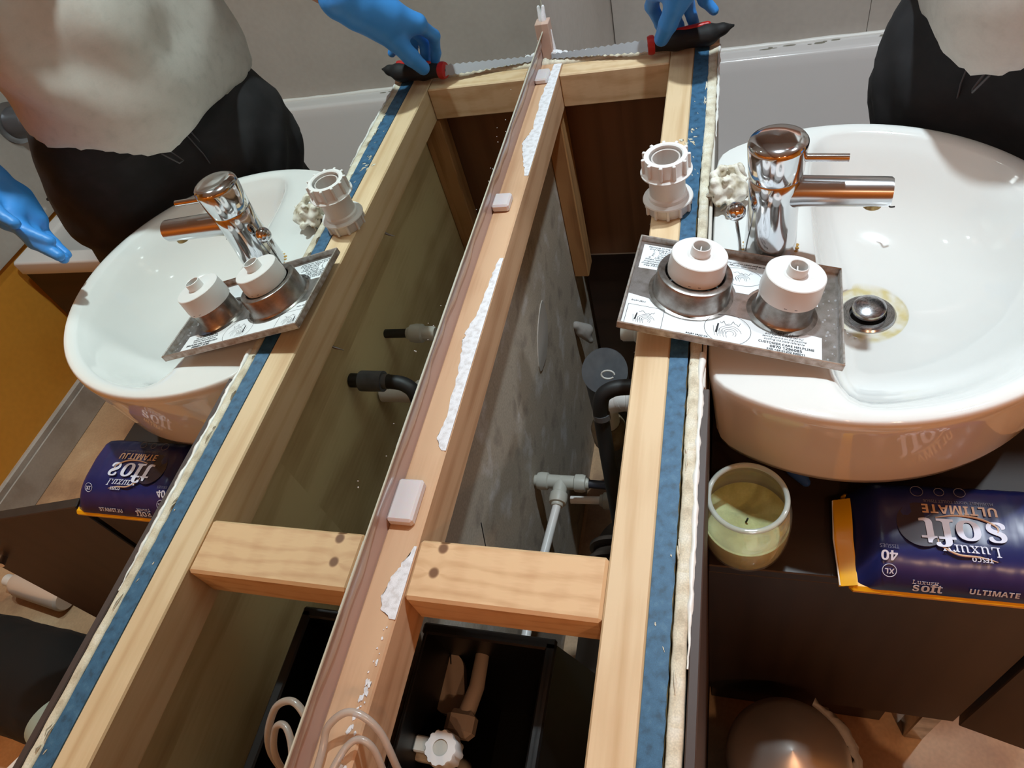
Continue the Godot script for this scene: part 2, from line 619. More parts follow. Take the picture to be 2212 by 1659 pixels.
func room() -> void:
	var mb := MB.new()
	mb.box(Vector3(-0.12, -0.08, -2.05), Vector3(1.84, 0.0, 1.5))
	solid("floor", mb, M.floor, "beige vinyl bathroom floor with a few scuffs and stains", "floor", "", "structure")
	mb = MB.new()
	mb.box(Vector3(-0.12, 2.4, -2.05), Vector3(1.84, 2.5, 1.5))
	solid("ceiling", mb, M.white, "plain white ceiling with recessed downlights", "ceiling", "", "structure")
	# wall behind the mirror and the boxing
	mb = MB.new()
	mb.box(Vector3(-0.12, H - 0.02, -2.05), Vector3(-0.008, 2.4, 1.5))
	var wl := solid("wall_left", mb, M.wallpaint, "painted wall carrying the mirror, bare strip showing below it", "wall", "", "structure")
	mb = MB.new()
	mb.box(Vector3(-0.12, 0.0, -2.05), Vector3(-0.008, H - 0.02, 1.5))
	part("plaster", mb, M.plaster, wl)
	for r in 2:
		mb = MB.new()
		mb.box(Vector3(-0.008, 0.515 + r * 0.95, -1.936), Vector3(0.0, minf(1.463 + r * 0.95, 2.4), -1.206), 0.0012)
		part("tile", mb, M.tile, wl)
	# far wall, tiled above the bath
	mb = MB.new()
	mb.box(Vector3(-0.008, 0.0, -2.05), Vector3(1.72, 2.4, -1.938))
	var wf := solid("wall_far", mb, M.grout, "far wall of large grey beige tiles above the bath", "wall", "", "structure")
	for r in 5:
		for k in 3:
			mb = MB.new()
			mb.box(Vector3(0.0015 + k * 0.641, 0.517 + r * 0.4, -1.938), Vector3(minf(0.6415 + k * 0.641, 1.70), minf(0.913 + r * 0.4, 2.4), -1.93), 0.0012)
			part("tile", mb, M.tile, wf)
	mb = MB.new()
	mb.box(Vector3(1.71, 0.0, -2.05), Vector3(1.84, 2.4, 1.5))
	var wr := solid("wall_right", mb, M.ochre, "ochre painted wall opposite the mirror with tiles above the bath", "wall", "", "structure")
	for r in 5:
		mb = MB.new()
		mb.box(Vector3(1.700, 0.517 + r * 0.4, -1.93), Vector3(1.71, minf(0.913 + r * 0.4, 2.4), -1.10), 0.0012)
		part("tile", mb, M.tile, wr)
	mb = MB.new()
	mb.box(Vector3(-0.008, 0.0, 1.4), Vector3(1.72, 2.4, 1.5))
	solid("wall_near", mb, M.ochre, "ochre painted wall at the near end of the room", "wall", "", "structure")
	mb = MB.new()
	mb.box(Vector3(1.694, 0.0, -1.16), Vector3(1.71, 0.12, 1.4), 0.004)
	mb.box(Vector3(1.689, 0.0, -1.16), Vector3(1.694, 0.10, 1.4), 0.002)
	solid("baseboard_right", mb, M.skirt, "worn white skirting board at the foot of the ochre wall", "skirting", "", "structure")
	# the mirror
	var t := thing("wall_mirror", "large frameless wall mirror above the opened timber boxing", "mirror", Vector3(0, H + 0.05, -1.203))
	mb = MB.new()
	mb.box(Vector3(-0.005, 0, 0), Vector3(0.0, 1.1, 2.3))
	var mm := mat(Color(0.90, 0.915, 0.89), 0.0, 1.0)
	part("glass", mb, mm, t)
	mb = MB.new()
	mb.box(Vector3(-0.0055, -0.003, -0.002), Vector3(0.0008, 0.0, 2.3), 0.0006)
	mb.box(Vector3(-0.0055, -0.003, -0.0025), Vector3(0.0008, 1.1, 0.0), 0.0006)
	part("edge_strip", mb, mat(Color(0.78, 0.77, 0.70), 0.25), t)
	rng.seed = 88
	mb = MB.new()
	for k in 26:
		var q := rng.randf()
		var r := rng.randf_range(0.0003, 0.0008)
		mb.sphere(Vector3(0.0003, 0.002 + q * q * 0.055, rng.randf_range(0.05, 0.95)), Vector3(0.0003, r * rng.randf_range(0.7, 1.6), r), 7, 5)
	part("paint_specks", mb, M.paint, t).set_meta("kind", "stuff")
	# silicone smeared along the bare strip under the mirror
	var pts := PackedVector3Array()
	var nz := noise(9.0, 3, 3)
	var cols := 7
	var rows := 180
	for r in rows:
		var z := -1.17 + 1.5 * r / (rows - 1.0)
		var h := 0.024 + 0.008 * nz.get_noise_1d(z)
		for k in cols:
			var a := k / (cols - 1.0)
			pts.append(Vector3(-0.0078 + 0.0042 * sin(a * PI * 0.8), H + 0.049 - a * h, z))
	mb = MB.new()
	mb.grid(pts, cols, false, Vector3(-1, H, -0.4))
	var sm := mat(Color(0.70, 0.64, 0.62), 0.12)
	part("sealant_smear", mb, sm, wl)
	# plastic packers under the mirror
	for q in [[-1.112, 0.036, 0.0145, 0.026, 0.010], [-0.771, 0.030, 0.0175, 0.029, 0.012], [-0.293, 0.048, 0.0205, 0.029, 0.012]]:
		mb = MB.new()
		mb.box(Vector3(-0.0075, H, q[0] - q[1] * 0.5), Vector3(q[2], H + q[4], q[0] + q[1] * 0.5), 0.0025)
		var pm := mat(Color(0.85, 0.82, 0.82), 0.25)
		pm.subsurf_scatter_enabled = true
		pm.subsurf_scatter_strength = 0.3
		solid("plastic_packer", mb, pm, {-1.112: "small white plastic packer on the rear rail beside the sawn end", -0.771: "small white plastic packer midway along the rear rail below the mirror", -0.293: "larger white plastic packer on the rear rail just past the cross timber"}[q[0]], "packer", "plastic packers under the mirror")

func smear(zs: Array, xs: Array, seed_: int, parent: Node3D) -> void:
	# thin brushed paint on the inner edge of the rear rail: ragged strip from x(z) to the edge
	var nz := noise(120.0, seed_, 3)
	var poly := PackedVector2Array()
	var steps := 60
	for s in steps + 1:
		var f := float(s) / steps * (zs.size() - 1)
		var k := mini(int(f), zs.size() - 2)
		var z := lerpf(zs[k], zs[k + 1], f - k)
		var x := lerpf(xs[k], xs[k + 1], f - k) + nz.get_noise_1d(z) * 0.0028
		poly.append(Vector2(clampf(x, -0.004, 0.0285), z))
	poly.append(Vector2(0.0293, zs[-1]))
	poly.append(Vector2(0.0293, zs[0]))
	var mb := MB.new()
	mb.prism(poly, H + 0.0001, H + 0.0009)
	part("paint_smear", mb, M.paint, parent)

func frame() -> void:
	var z0 := -1.165
	var z1 := 0.40
	var mb := MB.new()
	mb.box(Vector3(-0.008, H - 0.063, z0), Vector3(0.0295, H, z1), 0.0018, 2, 0.64, 9.0)
	var rr := solid("rear_rail", mb, M.rail2, "pine rail along the wall under the mirror, white paint brushed on its edge", "timber")
	smear([-1.158, -1.054, -0.96, -0.923, -0.886, -0.838], [0.0155, 0.011, 0.0135, 0.004, 0.012, 0.0235], 1, rr)
	smear([-0.66, -0.624, -0.574, -0.527, -0.509, -0.469, -0.403, -0.373, -0.359], [0.0245, 0.020, 0.018, 0.0095, 0.010, 0.0155, 0.018, 0.0155, 0.024], 2, rr)
	smear([-0.249, -0.219, -0.196, -0.184, -0.177], [0.0275, 0.0145, 0.009, 0.0135, 0.0245], 3, rr)
	rng.seed = 31
	for k in 46:
		var f := rng.randf()
		var z := lerpf(-0.172, -0.035, f)
		var r := rng.randf_range(0.0006, 0.0022) * (0.5 + f)
		var ce := Vector2(clampf(0.0245 - rng.randf() * 0.006 * (0.6 + f), 0.012, 0.0265), z)
		var poly := PackedVector2Array()
		for s in 7:
			var a := TAU * s / 7.0
			poly.append(ce + Vector2(cos(a), sin(a) * 1.6) * r * rng.randf_range(0.5, 1.2))
		mb = MB.new()
		mb.prism(poly, H + 0.0001, H + 0.0007 + k * 0.00001)
		part("paint_fleck", mb, M.paint, rr)
	mb = MB.new()
	mb.box(Vector3(0.2155, H - 0.063, z0), Vector3(0.2535, H, z1), 0.0018, 2, 0.64, 9.0, Vector2(0.2, 0.1))
	var fr := solid("front_rail", mb, M.rail, "pale pine rail at the front of the boxing beside the blue board edge", "timber")
	for q in [[-0.0655, -0.803], [-0.0655, -0.560]]:
		mb = MB.new()
		mb.tube([W(0.222, q[0] + 0.004, q[1]), W(0.213, q[0] - 0.002, q[1]), W(0.203, q[0] - 0.006, q[1])], [0.002, 0.0018, 0.0004], 8)
		part("screw_tip", mb, M.steel, fr)
	mb = MB.new()
	mb.box(Vector3(0.030, H - 0.050, -0.2577), Vector3(0.215, H - 0.0005, -0.198), 0.003, 0, 5.4, 9.0)
	solid("cross_timber", mb, M.noggin, "short knotty pine cross piece between the rails over the black cistern", "timber")
	mb = MB.new()
	mb.box(Vector3(0.030, H - 0.060, -1.158), Vector3(0.215, H - 0.0005, -1.120), 0.002, 0, 3.0, 9.0, Vector2(0.3, 0.5))
	solid("cross_timber", mb, M.rail, "pine cross piece at the sawn far end of the boxing under the saw", "timber")
	mb = MB.new()
	mb.box(Vector3(-0.0075, H - 0.45, -1.150), Vector3(0.024, H - 0.064, -1.100), 0.002, 1, 1.5, 9.0)
	solid("wall_stud", mb, M.stud, "short pine stud on the plaster wall under the rear rail", "timber")
	mb = MB.new()
	mb.box(Vector3(0.212, 0.001, -1.160), Vector3(0.2530, H - 0.064, -1.122), 0.002, 1, 1.5, 9.0)
	solid("front_stud", mb, M.stud, "upright pine stud behind the plywood at the far corner of the boxing", "timber")
	# board with its blue edge, plaster skim and sealant
	var t := thing("front_board", "plywood front board of the boxing with a blue painted top edge", "board", Vector3(0.2537, 0, -0.4))
	mb = MB.new()
	mb.box(Vector3(0.2537, 0.001, z0), Vector3(0.2725, H - 0.0015, z1), 0.0005, 2, 1.3, 1.3)
	part("panel", mb, M.ply, t, false)
	var nz := noise(60.0, 41, 4)
	var poly := PackedVector2Array()
	for s in 241:
		var z := lerpf(z0, z1, s / 240.0)
		poly.append(Vector2(0.2728 + nz.get_noise_1d(z) * 0.0013 + (0.0035 if z < -0.75 else 0.0) * smoothstep(-0.75, -0.95, z), z))
	poly.append(Vector2(0.2538, z1))
	poly.append(Vector2(0.2538, z0))
	mb = MB.new()
	mb.prism(poly, H - 0.0018, H - 0.0002)
	part("blue_edge", mb, M.blue, t, false)
	# dusty scuffs on the blue edge
	rng.seed = 5
	for k in 22:
		var z := rng.randf_range(-1.0, 0.0)
		var x := rng.randf_range(0.258, 0.273)
		var rx := rng.randf_range(0.0004, 0.0010)
		var rz := rng.randf_range(0.001, 0.004)
		if k < 10:
			z = -0.905 + rng.randf_range(-0.02, 0.02)
			x = rng.randf_range(0.243, 0.268)
			rx = rng.randf_range(0.001, 0.004)
		var sc := PackedVector2Array()
		for s in 11:
			var a := TAU * s / 11.0
			var q := rng.randf_range(0.35, 1.2)
			sc.append(Vector2(x + cos(a) * rx * q + sin(a) * rz * 0.3, z + sin(a) * rz * q))
		mb = MB.new()
		mb.prism(sc, H - 0.0002, H + 0.00015 + k * 0.00001)
		part("plaster_dust", mb, M.cream, t, false)
	# plaster skim: ragged edges
	var pts := PackedVector3Array()
	var na := noise(45.0, 43, 4)
	var nb := noise(120.0, 44, 3)
	var rows := 420
	for r in rows:
		var z := lerpf(z0, z1, r / (rows - 1.0))
		var xi := 0.2742 + na.get_noise_1d(z) * 0.0010
		var xo := 0.2865 + (0.004 if z < -0.8 else 0.0) * smoothstep(-0.8, -0.95, z) + nb.get_noise_1d(z * 0.2 + 9.0) * 0.0010
		var yt := H - 0.001 + nb.get_noise_1d(z * 0.3 + 3.0) * 0.0007
		pts.append(Vector3(xi, H - 0.03, z))
		pts.append(Vector3(xi, yt - 0.003, z))
		pts.append(Vector3(xi + 0.0012, yt, z))
		pts.append(Vector3(lerpf(xi, xo, 0.35), yt + na.get_noise_1d(z * 2.0 + 5.0) * 0.0005, z))
		pts.append(Vector3(lerpf(xi, xo, 0.7), yt + na.get_noise_1d(z * 2.0 + 7.0) * 0.0005, z))
		pts.append(Vector3(xo - 0.001, yt - 0.0005, z))
		pts.append(Vector3(xo, yt - 0.004, z))
		pts.append(Vector3(xo, H - 0.12, z))
	mb = MB.new()
	mb.grid(pts, 8, false, Vector3(0.28, H - 0.1, -0.4))
	part("plaster_skim", mb, M.cream, t, false)
	# raised crack line of torn paper
	rng.seed = 9
	for k in 26:
		var z := rng.randf_range(-1.1, 0.1)
		var L := rng.randf_range(0.006, 0.02)
		var x := 0.2745 + rng.randf_range(-0.001, 0.003)
		mb = MB.new()
		mb.tube([Vector3(x, H - 0.0005, z), Vector3(x + 0.001, H + 0.0015, z + L * 0.5), Vector3(x + rng.randf_range(-0.001, 0.002), H + 0.0002, z + L)], [0.0004, 0.0011, 0.0003], 6)
		part("torn_flake", mb, M.cream, t, false)
	# sealant bead in lumps along the outer edge
	for run in [[-0.500, -0.17, 0.0042, 0.2875], [-1.165, -0.905, 0.0032, 0.2925]]:
		var path := []
		var rad := []
		for s in 70:
			var z := lerpf(run[0], run[1], s / 69.0)
			path.append(Vector3(run[3] + na.get_noise_1d(z * 0.5 + 2.0) * 0.0014, H - 0.003 + nb.get_noise_1d(z * 0.5) * 0.0015, z))
			rad.append(maxf(0.0008, run[2] * (0.65 + 0.6 * na.get_noise_1d(z * 0.6 + 20.0)) * clampf((run[1] - z) / 0.05, 0.15, 1.0)))
		mb = MB.new()
		mb.tube(path, rad, 10)
		part("sealant_bead", mb, M.sealant, t, false)
	# dark facing panel below the basin side
	mb = MB.new()
	mb.box(Vector3(0.288, 0.001, -0.452), Vector3(0.2965, H - 0.002, z1), 0.001, 1, 1.2, 3.0)
	solid("facing_panel", mb, mat(Color(0.27, 0.21, 0.19), 0.55), "thin dark brown facing panel on the boxing behind the candle jar", "panel")
	# white sheet behind the basin foot
	mb = MB.new()
	mb.box(Vector3(0.2875, 0.1, z0), Vector3(0.2915, H - 0.01, -0.46), 0.001)
	solid("backing_sheet", mb, M.white, "white sheet fixed to the boxing behind the round basin", "panel")
func cavity() -> void:
	var mb := MB.new()
	mb.box(Vector3(-0.0075, H - 0.443, -1.1720), Vector3(0.2530, H - 0.003, -1.1655), 0.001, 1, 1.2, 2.0)
	solid("end_board", mb, M.redbrown, "dark reddish brown board closing the far end of the boxing", "board")
	# cistern
	var t := thing("cistern", "open black plastic cistern inside the boxing below the cross timber", "cistern", W(0.08, -0.48, -0.02))
	var lo := Vector3(0.004, H - 0.48, -0.215)
	var hi := Vector3(0.147, H - 0.13, 0.22)
	mb = MB.new()
	var w := 0.004
	mb.box(Vector3(lo.x, lo.y, lo.z), Vector3(hi.x, lo.y + w, hi.z), 0.001)
	mb.box(Vector3(lo.x, lo.y, lo.z), Vector3(lo.x + w, hi.y, hi.z), 0.001)
	mb.box(Vector3(lo.x, lo.y, lo.z), Vector3(hi.x, hi.y, lo.z + w), 0.001)
	mb.box(Vector3(lo.x, lo.y, hi.z - w), Vector3(hi.x, hi.y, hi.z), 0.001)
	# flared outer side
	var pts := PackedVector3Array()
	for r in 2:
		for q in [[hi.x, hi.y], [hi.x + 0.035, hi.y - 0.10], [hi.x + 0.035, lo.y]]:
			pts.append(Vector3(q[0], q[1], lo.z if r == 0 else hi.z))
	mb.grid(pts, 3, false, Vector3(0, 0.5, 0))
	for q in [lo.z, hi.z]:
		mb.quad([Vector3(hi.x - w, hi.y, q), Vector3(hi.x, hi.y, q), Vector3(hi.x + 0.035, hi.y - 0.10, q), Vector3(hi.x + 0.035, lo.y, q)], Vector3(0, 0, signf(q)))
	mb.box(Vector3(hi.x - w, lo.y, lo.z), Vector3(hi.x, hi.y, hi.z), 0.001)
	part("tank", mb, M.black, t, false)
	mb = MB.new()
	mb.box(Vector3(lo.x - 0.003, hi.y - 0.006, lo.z - 0.004), Vector3(hi.x + 0.004, hi.y, lo.z + 0.008), 0.002)
	mb.box(Vector3(hi.x - 0.008, hi.y - 0.006, lo.z), Vector3(hi.x + 0.004, hi.y, hi.z), 0.002)
	part("rim", mb, M.black, t, false)
	# float and arm inside
	mb = MB.new()
	var xf := Transform3D(Basis(Vector3(0.95, 0, -0.3), Vector3(0, 1, 0), Vector3(0.3, 0, 0.95)), W(0.014, -0.215, -0.180))
	var pl := PackedVector2Array()
	for s in 24:
		var a := TAU * s / 24.0
		pl.append(Vector2(cos(a) * 0.019, sin(a) * 0.019 + (0.015 if sin(a) > 0 else -0.015)))
	mb.prism(pl, -0.012, 0.0, xf)
	var beige := mat(Color(0.60, 0.54, 0.49), 0.6)
	var fl := part("float", mb, beige, t, false)
	for s in [-0.004, 0.004]:
		mb = MB.new()
		mb.box(Vector3(s - 0.0006, -0.0005, -0.031), Vector3(s + 0.0006, 0.0012, -0.020))
		var o := part("slot", mb, M.black, fl)
		o.transform = xf
		o.position += Vector3(0, 0.0, 0)
	mb = MB.new()
	mb.tube([W(0.052, -0.20, -0.215), W(0.055, -0.195, -0.175), W(0.047, -0.2, -0.14)], [0.008, 0.009, 0.010], 10)
	mb.box(W(0.030, -0.21, -0.15), W(0.062, -0.185, -0.122), 0.006)
	part("lever_arm", mb, beige, t, false)
	# inlet valve
	t = thing("inlet_valve", "white ribbed inlet valve nut with grey body inside the black cistern", "valve", W(0.042, -0.26, -0.105))
	mb = MB.new()
	mb.lathe([Vector2(0.008, 0.10), Vector2(0.0155, 0.10), Vector2(0.0165, 0.098), Vector2(0.0175, 0.078), Vector2(0.015, 0.075), Vector2(0.0, 0.075)], 48, Transform3D(Basis(), Vector3.ZERO), func(r, _y, th): return r + (0.0014 if (int(th / TAU * 24.0) % 2 == 0 and r > 0.014) else 0.0))
	part("nut", mb, M.plastic, t)
	mb = MB.new()
	mb.lathe([Vector2(0.0, 0.0985), Vector2(0.009, 0.0985), Vector2(0.009, 0.06), Vector2(0.006, 0.055), Vector2(0.006, 0.0), Vector2(0.0, 0.0)], 20)
	part("stem", mb, M.plastic_grey, t)
	mb = MB.new()
	mb.box(Vector3(-0.036, 0.060, -0.012), Vector3(0.004, 0.074, 0.012), 0.002)
	mb.box(Vector3(-0.034, 0.074, -0.010), Vector3(-0.018, 0.088, 0.006), 0.0015)
	mb.box(Vector3(-0.006, 0.066, 0.008), Vector3(0.010, 0.078, 0.024), 0.002)
	part("body", mb, M.plastic_grey, t)
	# clear hoses looping over the rear rail
	var hose := mat(Color(0.78, 0.74, 0.70, 0.55), 0.2)
	hose.transparency = BaseMaterial3D.TRANSPARENCY_ALPHA
	mb = MB.new()
	mb.tube(spline([W(0.066, -0.13, -0.035), W(0.064, -0.03, -0.058), W(0.050, 0.012, -0.084), W(0.028, 0.026, -0.092), W(0.010, 0.022, -0.080), W(0.006, 0.012, -0.062), W(0.005, 0.006, -0.02), W(0.006, 0.005, 0.05)]), 0.0032, 12)
	solid("clear_hose", mb, hose, "outer loop of clear plastic hose arching over the rear rail", "hose", "clear hoses by the cistern")
	mb = MB.new()
	mb.tube(spline([W(0.056, -0.13, -0.028), W(0.054, -0.03, -0.052), W(0.046, 0.006, -0.072), W(0.032, 0.014, -0.074), W(0.020, 0.010, -0.055), W(0.014, 0.005, -0.02), W(0.014, 0.0045, 0.05)]), 0.0030, 12)
	solid("clear_hose", mb, hose, "inner, lower loop of clear plastic hose on the rear rail", "hose", "clear hoses by the cistern")
	# tee fitting on the wall
	t = thing("tee_fitting", "grey white push fit tee joining pipes beside the plaster wall", "pipe fitting", W(0.028, -0.462, -0.592))
	var bx := Basis(Vector3(0, -1, 0), Vector3(1, 0, 0), Vector3(0, 0, 1))   # lathe axis along +x
	var bz := Basis(Vector3(1, 0, 0), Vector3(0, 0, 1), Vector3(0, -1, 0))   # lathe axis along +z
	var collar := [Vector2(0.0, 0.0), Vector2(0.0095, 0.0), Vector2(0.0105, 0.002), Vector2(0.0105, 0.005), Vector2(0.0145, 0.006), Vector2(0.016, 0.012), Vector2(0.0155, 0.024), Vector2(0.0115, 0.027), Vector2(0.0115, 0.06), Vector2(0.0, 0.06)]
	var body := [Vector2(0.0115, -0.02), Vector2(0.0115, 0.05)]
	mb = MB.new()
	mb.lathe([Vector2(0.0, -0.02), Vector2(0.0125, -0.02), Vector2(0.0125, 0.045), Vector2(0.0, 0.045)], 24, Transform3D(bx, Vector3.ZERO))
	mb.lathe([Vector2(0.0125, -0.005), Vector2(0.0125, 0.03), Vector2(0.0, 0.03)], 24, Transform3D(bz, Vector3(0.012, 0, 0)))
	part("body", mb, M.plastic_grey, t)
	for q in [Transform3D(bx, Vector3(-0.036, 0, 0)), Transform3D(bx.rotated(Vector3.UP, PI), Vector3(0.062, 0, 0)), Transform3D(bz.rotated(Vector3.UP, PI), Vector3(0.012, 0, 0.048))]:
		mb = MB.new()
		mb.lathe(collar.slice(0, 8) + [Vector2(0.0, 0.027)], 28, q)
		part("collar", mb, M.plastic_grey, t)
	mb = MB.new()
	mb.tube([W(0.040, -0.462, -0.548), W(0.030, -0.463, -0.42), W(0.025, -0.464, -0.225)], 0.0075, 14)
	solid("white_pipe", mb, M.plastic, "white plastic pipe running from the tee toward the cistern", "pipe")
	mb = MB.new()
	mb.tube([W(0.086, -0.462, -0.592), W(0.15, -0.464, -0.592), W(0.2525, -0.464, -0.592)], 0.0075, 14)
	solid("dark_pipe", mb, mat(Color(0.20, 0.21, 0.25), 0.5), "dark grey pipe leaving the tee toward the plywood board", "pipe")
	mb = MB.new()
	mb.tube([W(0.046, -0.53, -0.595), W(0.085, -0.53, -0.597), W(0.108, -0.53, -0.598)], 0.0072, 14)
	solid("white_pipe", mb, M.plastic, "short white pipe below the tee ending in a ribbed connector", "pipe")
	mb = MB.new()
	mb.lathe([Vector2(0.0, 0.0), Vector2(0.010, 0.0), Vector2(0.011, 0.005), Vector2(0.0145, 0.007), Vector2(0.016, 0.014), Vector2(0.0155, 0.03), Vector2(0.0, 0.032)], 40, Transform3D(bx, W(0.1, -0.53, -0.598)), func(r, _y, th): return r * (1.0 + (0.04 if int(th / TAU * 20.0) % 2 == 0 else 0.0)))
	solid("ribbed_connector", mb, M.plastic_grey, "ribbed grey white connector on the short pipe below the tee", "pipe fitting")
	# insulated pipe
	t = thing("insulated_pipe", "black foam insulated pipe bending down inside the boxing", "pipe", W(0.15, -0.40, -0.60))
	var path := spline([W(0.2525, -0.182, -0.592), W(0.19, -0.183, -0.592), W(0.158, -0.186, -0.588), W(0.143, -0.205, -0.578), W(0.145, -0.27, -0.555), W(0.158, -0.36, -0.500), W(0.170, -0.43, -0.455)], 6)
	mb = MB.new()
	mb.tube(path, 0.0115, 16)
	part("foam_sleeve", mb, M.pipe_dark, t, false)
	for q in [[W(0.188, -0.183, -0.592), W(0.196, -0.183, -0.592)], [W(0.1432, -0.222, -0.572), W(0.1436, -0.230, -0.569)]]:
		mb = MB.new()
		mb.tube(q, 0.0122, 16)
		part("clear_tape", mb, mat(Color(0.35, 0.35, 0.36), 0.08), t, false)
	mb = MB.new()
	mb.tube([W(0.196, -0.183, -0.592), W(0.235, -0.183, -0.592)], 0.0165, 20)
	part("grey_coupling", mb, M.pipe_grey, t, false)
	# stub with white connector higher up
	t = thing("supply_stub", "black pipe stub with pale push fit end under the metal plate", "pipe", W(0.2535, -0.215, -0.722))
	mb = MB.new()
	mb.tube([W(0.2536, -0.222, -0.727), W(0.200, -0.215, -0.722)], 0.0078, 14)
	part("pipe", mb, M.pipe_dark, t, false)
	mb = MB.new()
	mb.lathe([Vector2(0.0, 0.0), Vector2(0.010, 0.0), Vector2(0.011, 0.004), Vector2(0.015, 0.007), Vector2(0.0165, 0.016), Vector2(0.016, 0.028), Vector2(0.0125, 0.031), Vector2(0.0125, 0.048), Vector2(0.010, 0.052), Vector2(0.0, 0.053)], 28, Transform3D(bx.rotated(Vector3.UP, PI), W(0.208, -0.216, -0.7225)))
	part("connector", mb, M.plastic_grey, t, false)
	# waste trap fittings
	t = thing("waste_trap", "white and stained waste trap elbow behind the black insulated pipe", "trap", W(0.15, -0.42, -0.66))
	mb = MB.new()
	mb.lathe([Vector2(0.0, 0.0), Vector2(0.019, 0.0), Vector2(0.020, 0.002), Vector2(0.020, 0.018), Vector2(0.022, 0.019), Vector2(0.022, 0.034), Vector2(0.017, 0.036), Vector2(0.017, 0.10)], 28, Transform3D(bx, W(0.150, -0.275, -0.640)))
	part("white_sleeve", mb, M.plastic, t, false)
	mb = MB.new()
	mb.tube(spline([W(0.160, -0.275, -0.640), W(0.138, -0.285, -0.640), W(0.130, -0.31, -0.640), W(0.130, -0.34, -0.640)], 5), 0.0205, 20)
	part("elbow", mb, M.plastic, t, false)
	mb = MB.new()
	mb.lathe([Vector2(0.0, 0.0), Vector2(0.022, 0.0), Vector2(0.028, 0.008), Vector2(0.029, 0.04), Vector2(0.026, 0.05), Vector2(0.022, 0.056), Vector2(0.0, 0.056)], 28, Transform3D(Basis(), W(0.130, -0.395, -0.640)))
	part("stained_nut", mb, tri_mat(cloud_tex(128, [Color(0.36, 0.29, 0.20), Color(0.50, 0.43, 0.33), Color(0.58, 0.53, 0.44)], 0.05, 12, 4, 0.1), 6.0, 0.7), t, false)
	mb = MB.new()
	mb.tube([W(0.130, -0.40, -0.640), W(0.130, -0.60, -0.640)], 0.020, 20)
	part("drop_pipe", mb, M.pipe_grey, t, false)
	# grey soil bend
	t = thing("soil_bend", "dusty grey soil pipe bend standing in the back of the boxing", "pipe", W(0.11, -0.5, -0.76))
	mb = MB.new()
	mb.tube(spline([W(0.085, -0.919, -0.86), W(0.092, -0.60, -0.83), W(0.104, -0.40, -0.785), W(0.112, -0.345, -0.750)], 6), 0.040, 28)
	part("pipe", mb, M.pipe_grey, t, false)
	var chalk := MB.new()
	var ring := []
	for s in 19:
		var a := TAU * s / 20.0
		ring.append(W(0.124, -0.318, -0.722) + Vector3(cos(a) * 0.011, sin(a) * 0.006, sin(a) * -0.004 + 0.001))
	chalk.tube(ring, 0.0016, 6)
	part("chalk_mark", chalk, M.white, t, false)
	# large dull pipe low in the boxing
	mb = MB.new()
	var bigp := spline([W(0.13, -0.918, -0.655), W(0.13, -0.80, -0.64), W(0.13, -0.69, -0.575), W(0.13, -0.645, -0.47), W(0.13, -0.64, -0.20)], 6)
	mb.tube(bigp, 0.055, 28)
	t = thing("drain_pipe", "large dull brown drain pipe low down inside the boxing", "pipe", W(0.13, -0.64, -0.45))
	part("pipe", mb, mat(Color(0.30, 0.26, 0.23), 0.5), t, false)
	for z in [-0.56, -0.53, -0.50]:
		mb = MB.new()
		mb.tube([W(0.13, -0.645, z), W(0.13, -0.645, z + 0.008)], 0.0585, 28)
		part("ridge", mb, mat(Color(0.34, 0.30, 0.27), 0.4), t, false)
	# blue tape roll beside the cistern
	mb = MB.new()
	mb.lathe([Vector2(0.028, 0.0), Vector2(0.042, 0.0), Vector2(0.042, 0.05), Vector2(0.028, 0.05), Vector2(0.028, 0.0)], 28, Transform3D(Basis(), W(0.212, -0.919, -0.26)))
	solid("tape_roll", mb, mat(Color(0.20, 0.36, 0.62), 0.5), "blue roll of tape on the floor between cistern and plywood", "tape roll")
	# crack and fillings on the plaster
	t = thing("plaster_filling", "pale oval filler patch smeared on the plaster wall in the boxing", "filler", W(-0.008, -0.3, -0.66))
	var poly := PackedVector2Array()
	for s in 20:
		var a := TAU * s / 20.0
		poly.append(Vector2(cos(a) * 0.062 * (1.0 + 0.12 * sin(a * 3.0)), sin(a) * 0.036))
	mb = MB.new()
	mb.prism(poly, 0.0, 0.0016, Transform3D(Basis(Vector3(0, -0.59, 0.80).normalized(), Vector3(1, 0, 0), Vector3(0, 0.80, 0.59).normalized()), W(-0.008, -0.327, -0.815)))
	part("patch", mb, mat(Color(0.66, 0.63, 0.60), 0.8), t, false)
	mb = MB.new()
	mb.tube([W(-0.0078, -0.25, -0.40), W(-0.0076, -0.31, -0.375), W(-0.0076, -0.33, -0.36), W(-0.0078, -0.39, -0.325)], 0.0009, 6)
	part("crack", mb, M.rubber, t, false)
	mb = sdf([[W(-0.004, -0.52, -1.02), W(0.016, -0.545, -1.03), 0.010, 0.014], [W(0.004, -0.54, -1.02), W(0.022, -0.57, -1.02), 0.012, 0.007]], 0.010, 0.004)
	part("mortar_lump", mb, mat(Color(0.62, 0.60, 0.58), 0.9), t, false)
# distance from c along direction (cx, cz) to the edge of a circle cut by a straight back edge, corners rounded
func cut_circle(c: Vector2, d: Vector2, ce: Vector2, r: float, back: float, p: float) -> float:
	var o := c - ce
	var b := o.dot(d)
	var t1 := -b + sqrt(maxf(b * b - o.length_squared() + r * r, 0.0))
	if d.x > -0.001:
		return t1
	var t2 := (back - c.x) / d.x
	return pow(pow(t1, -p) + pow(t2, -p), -1.0 / p)

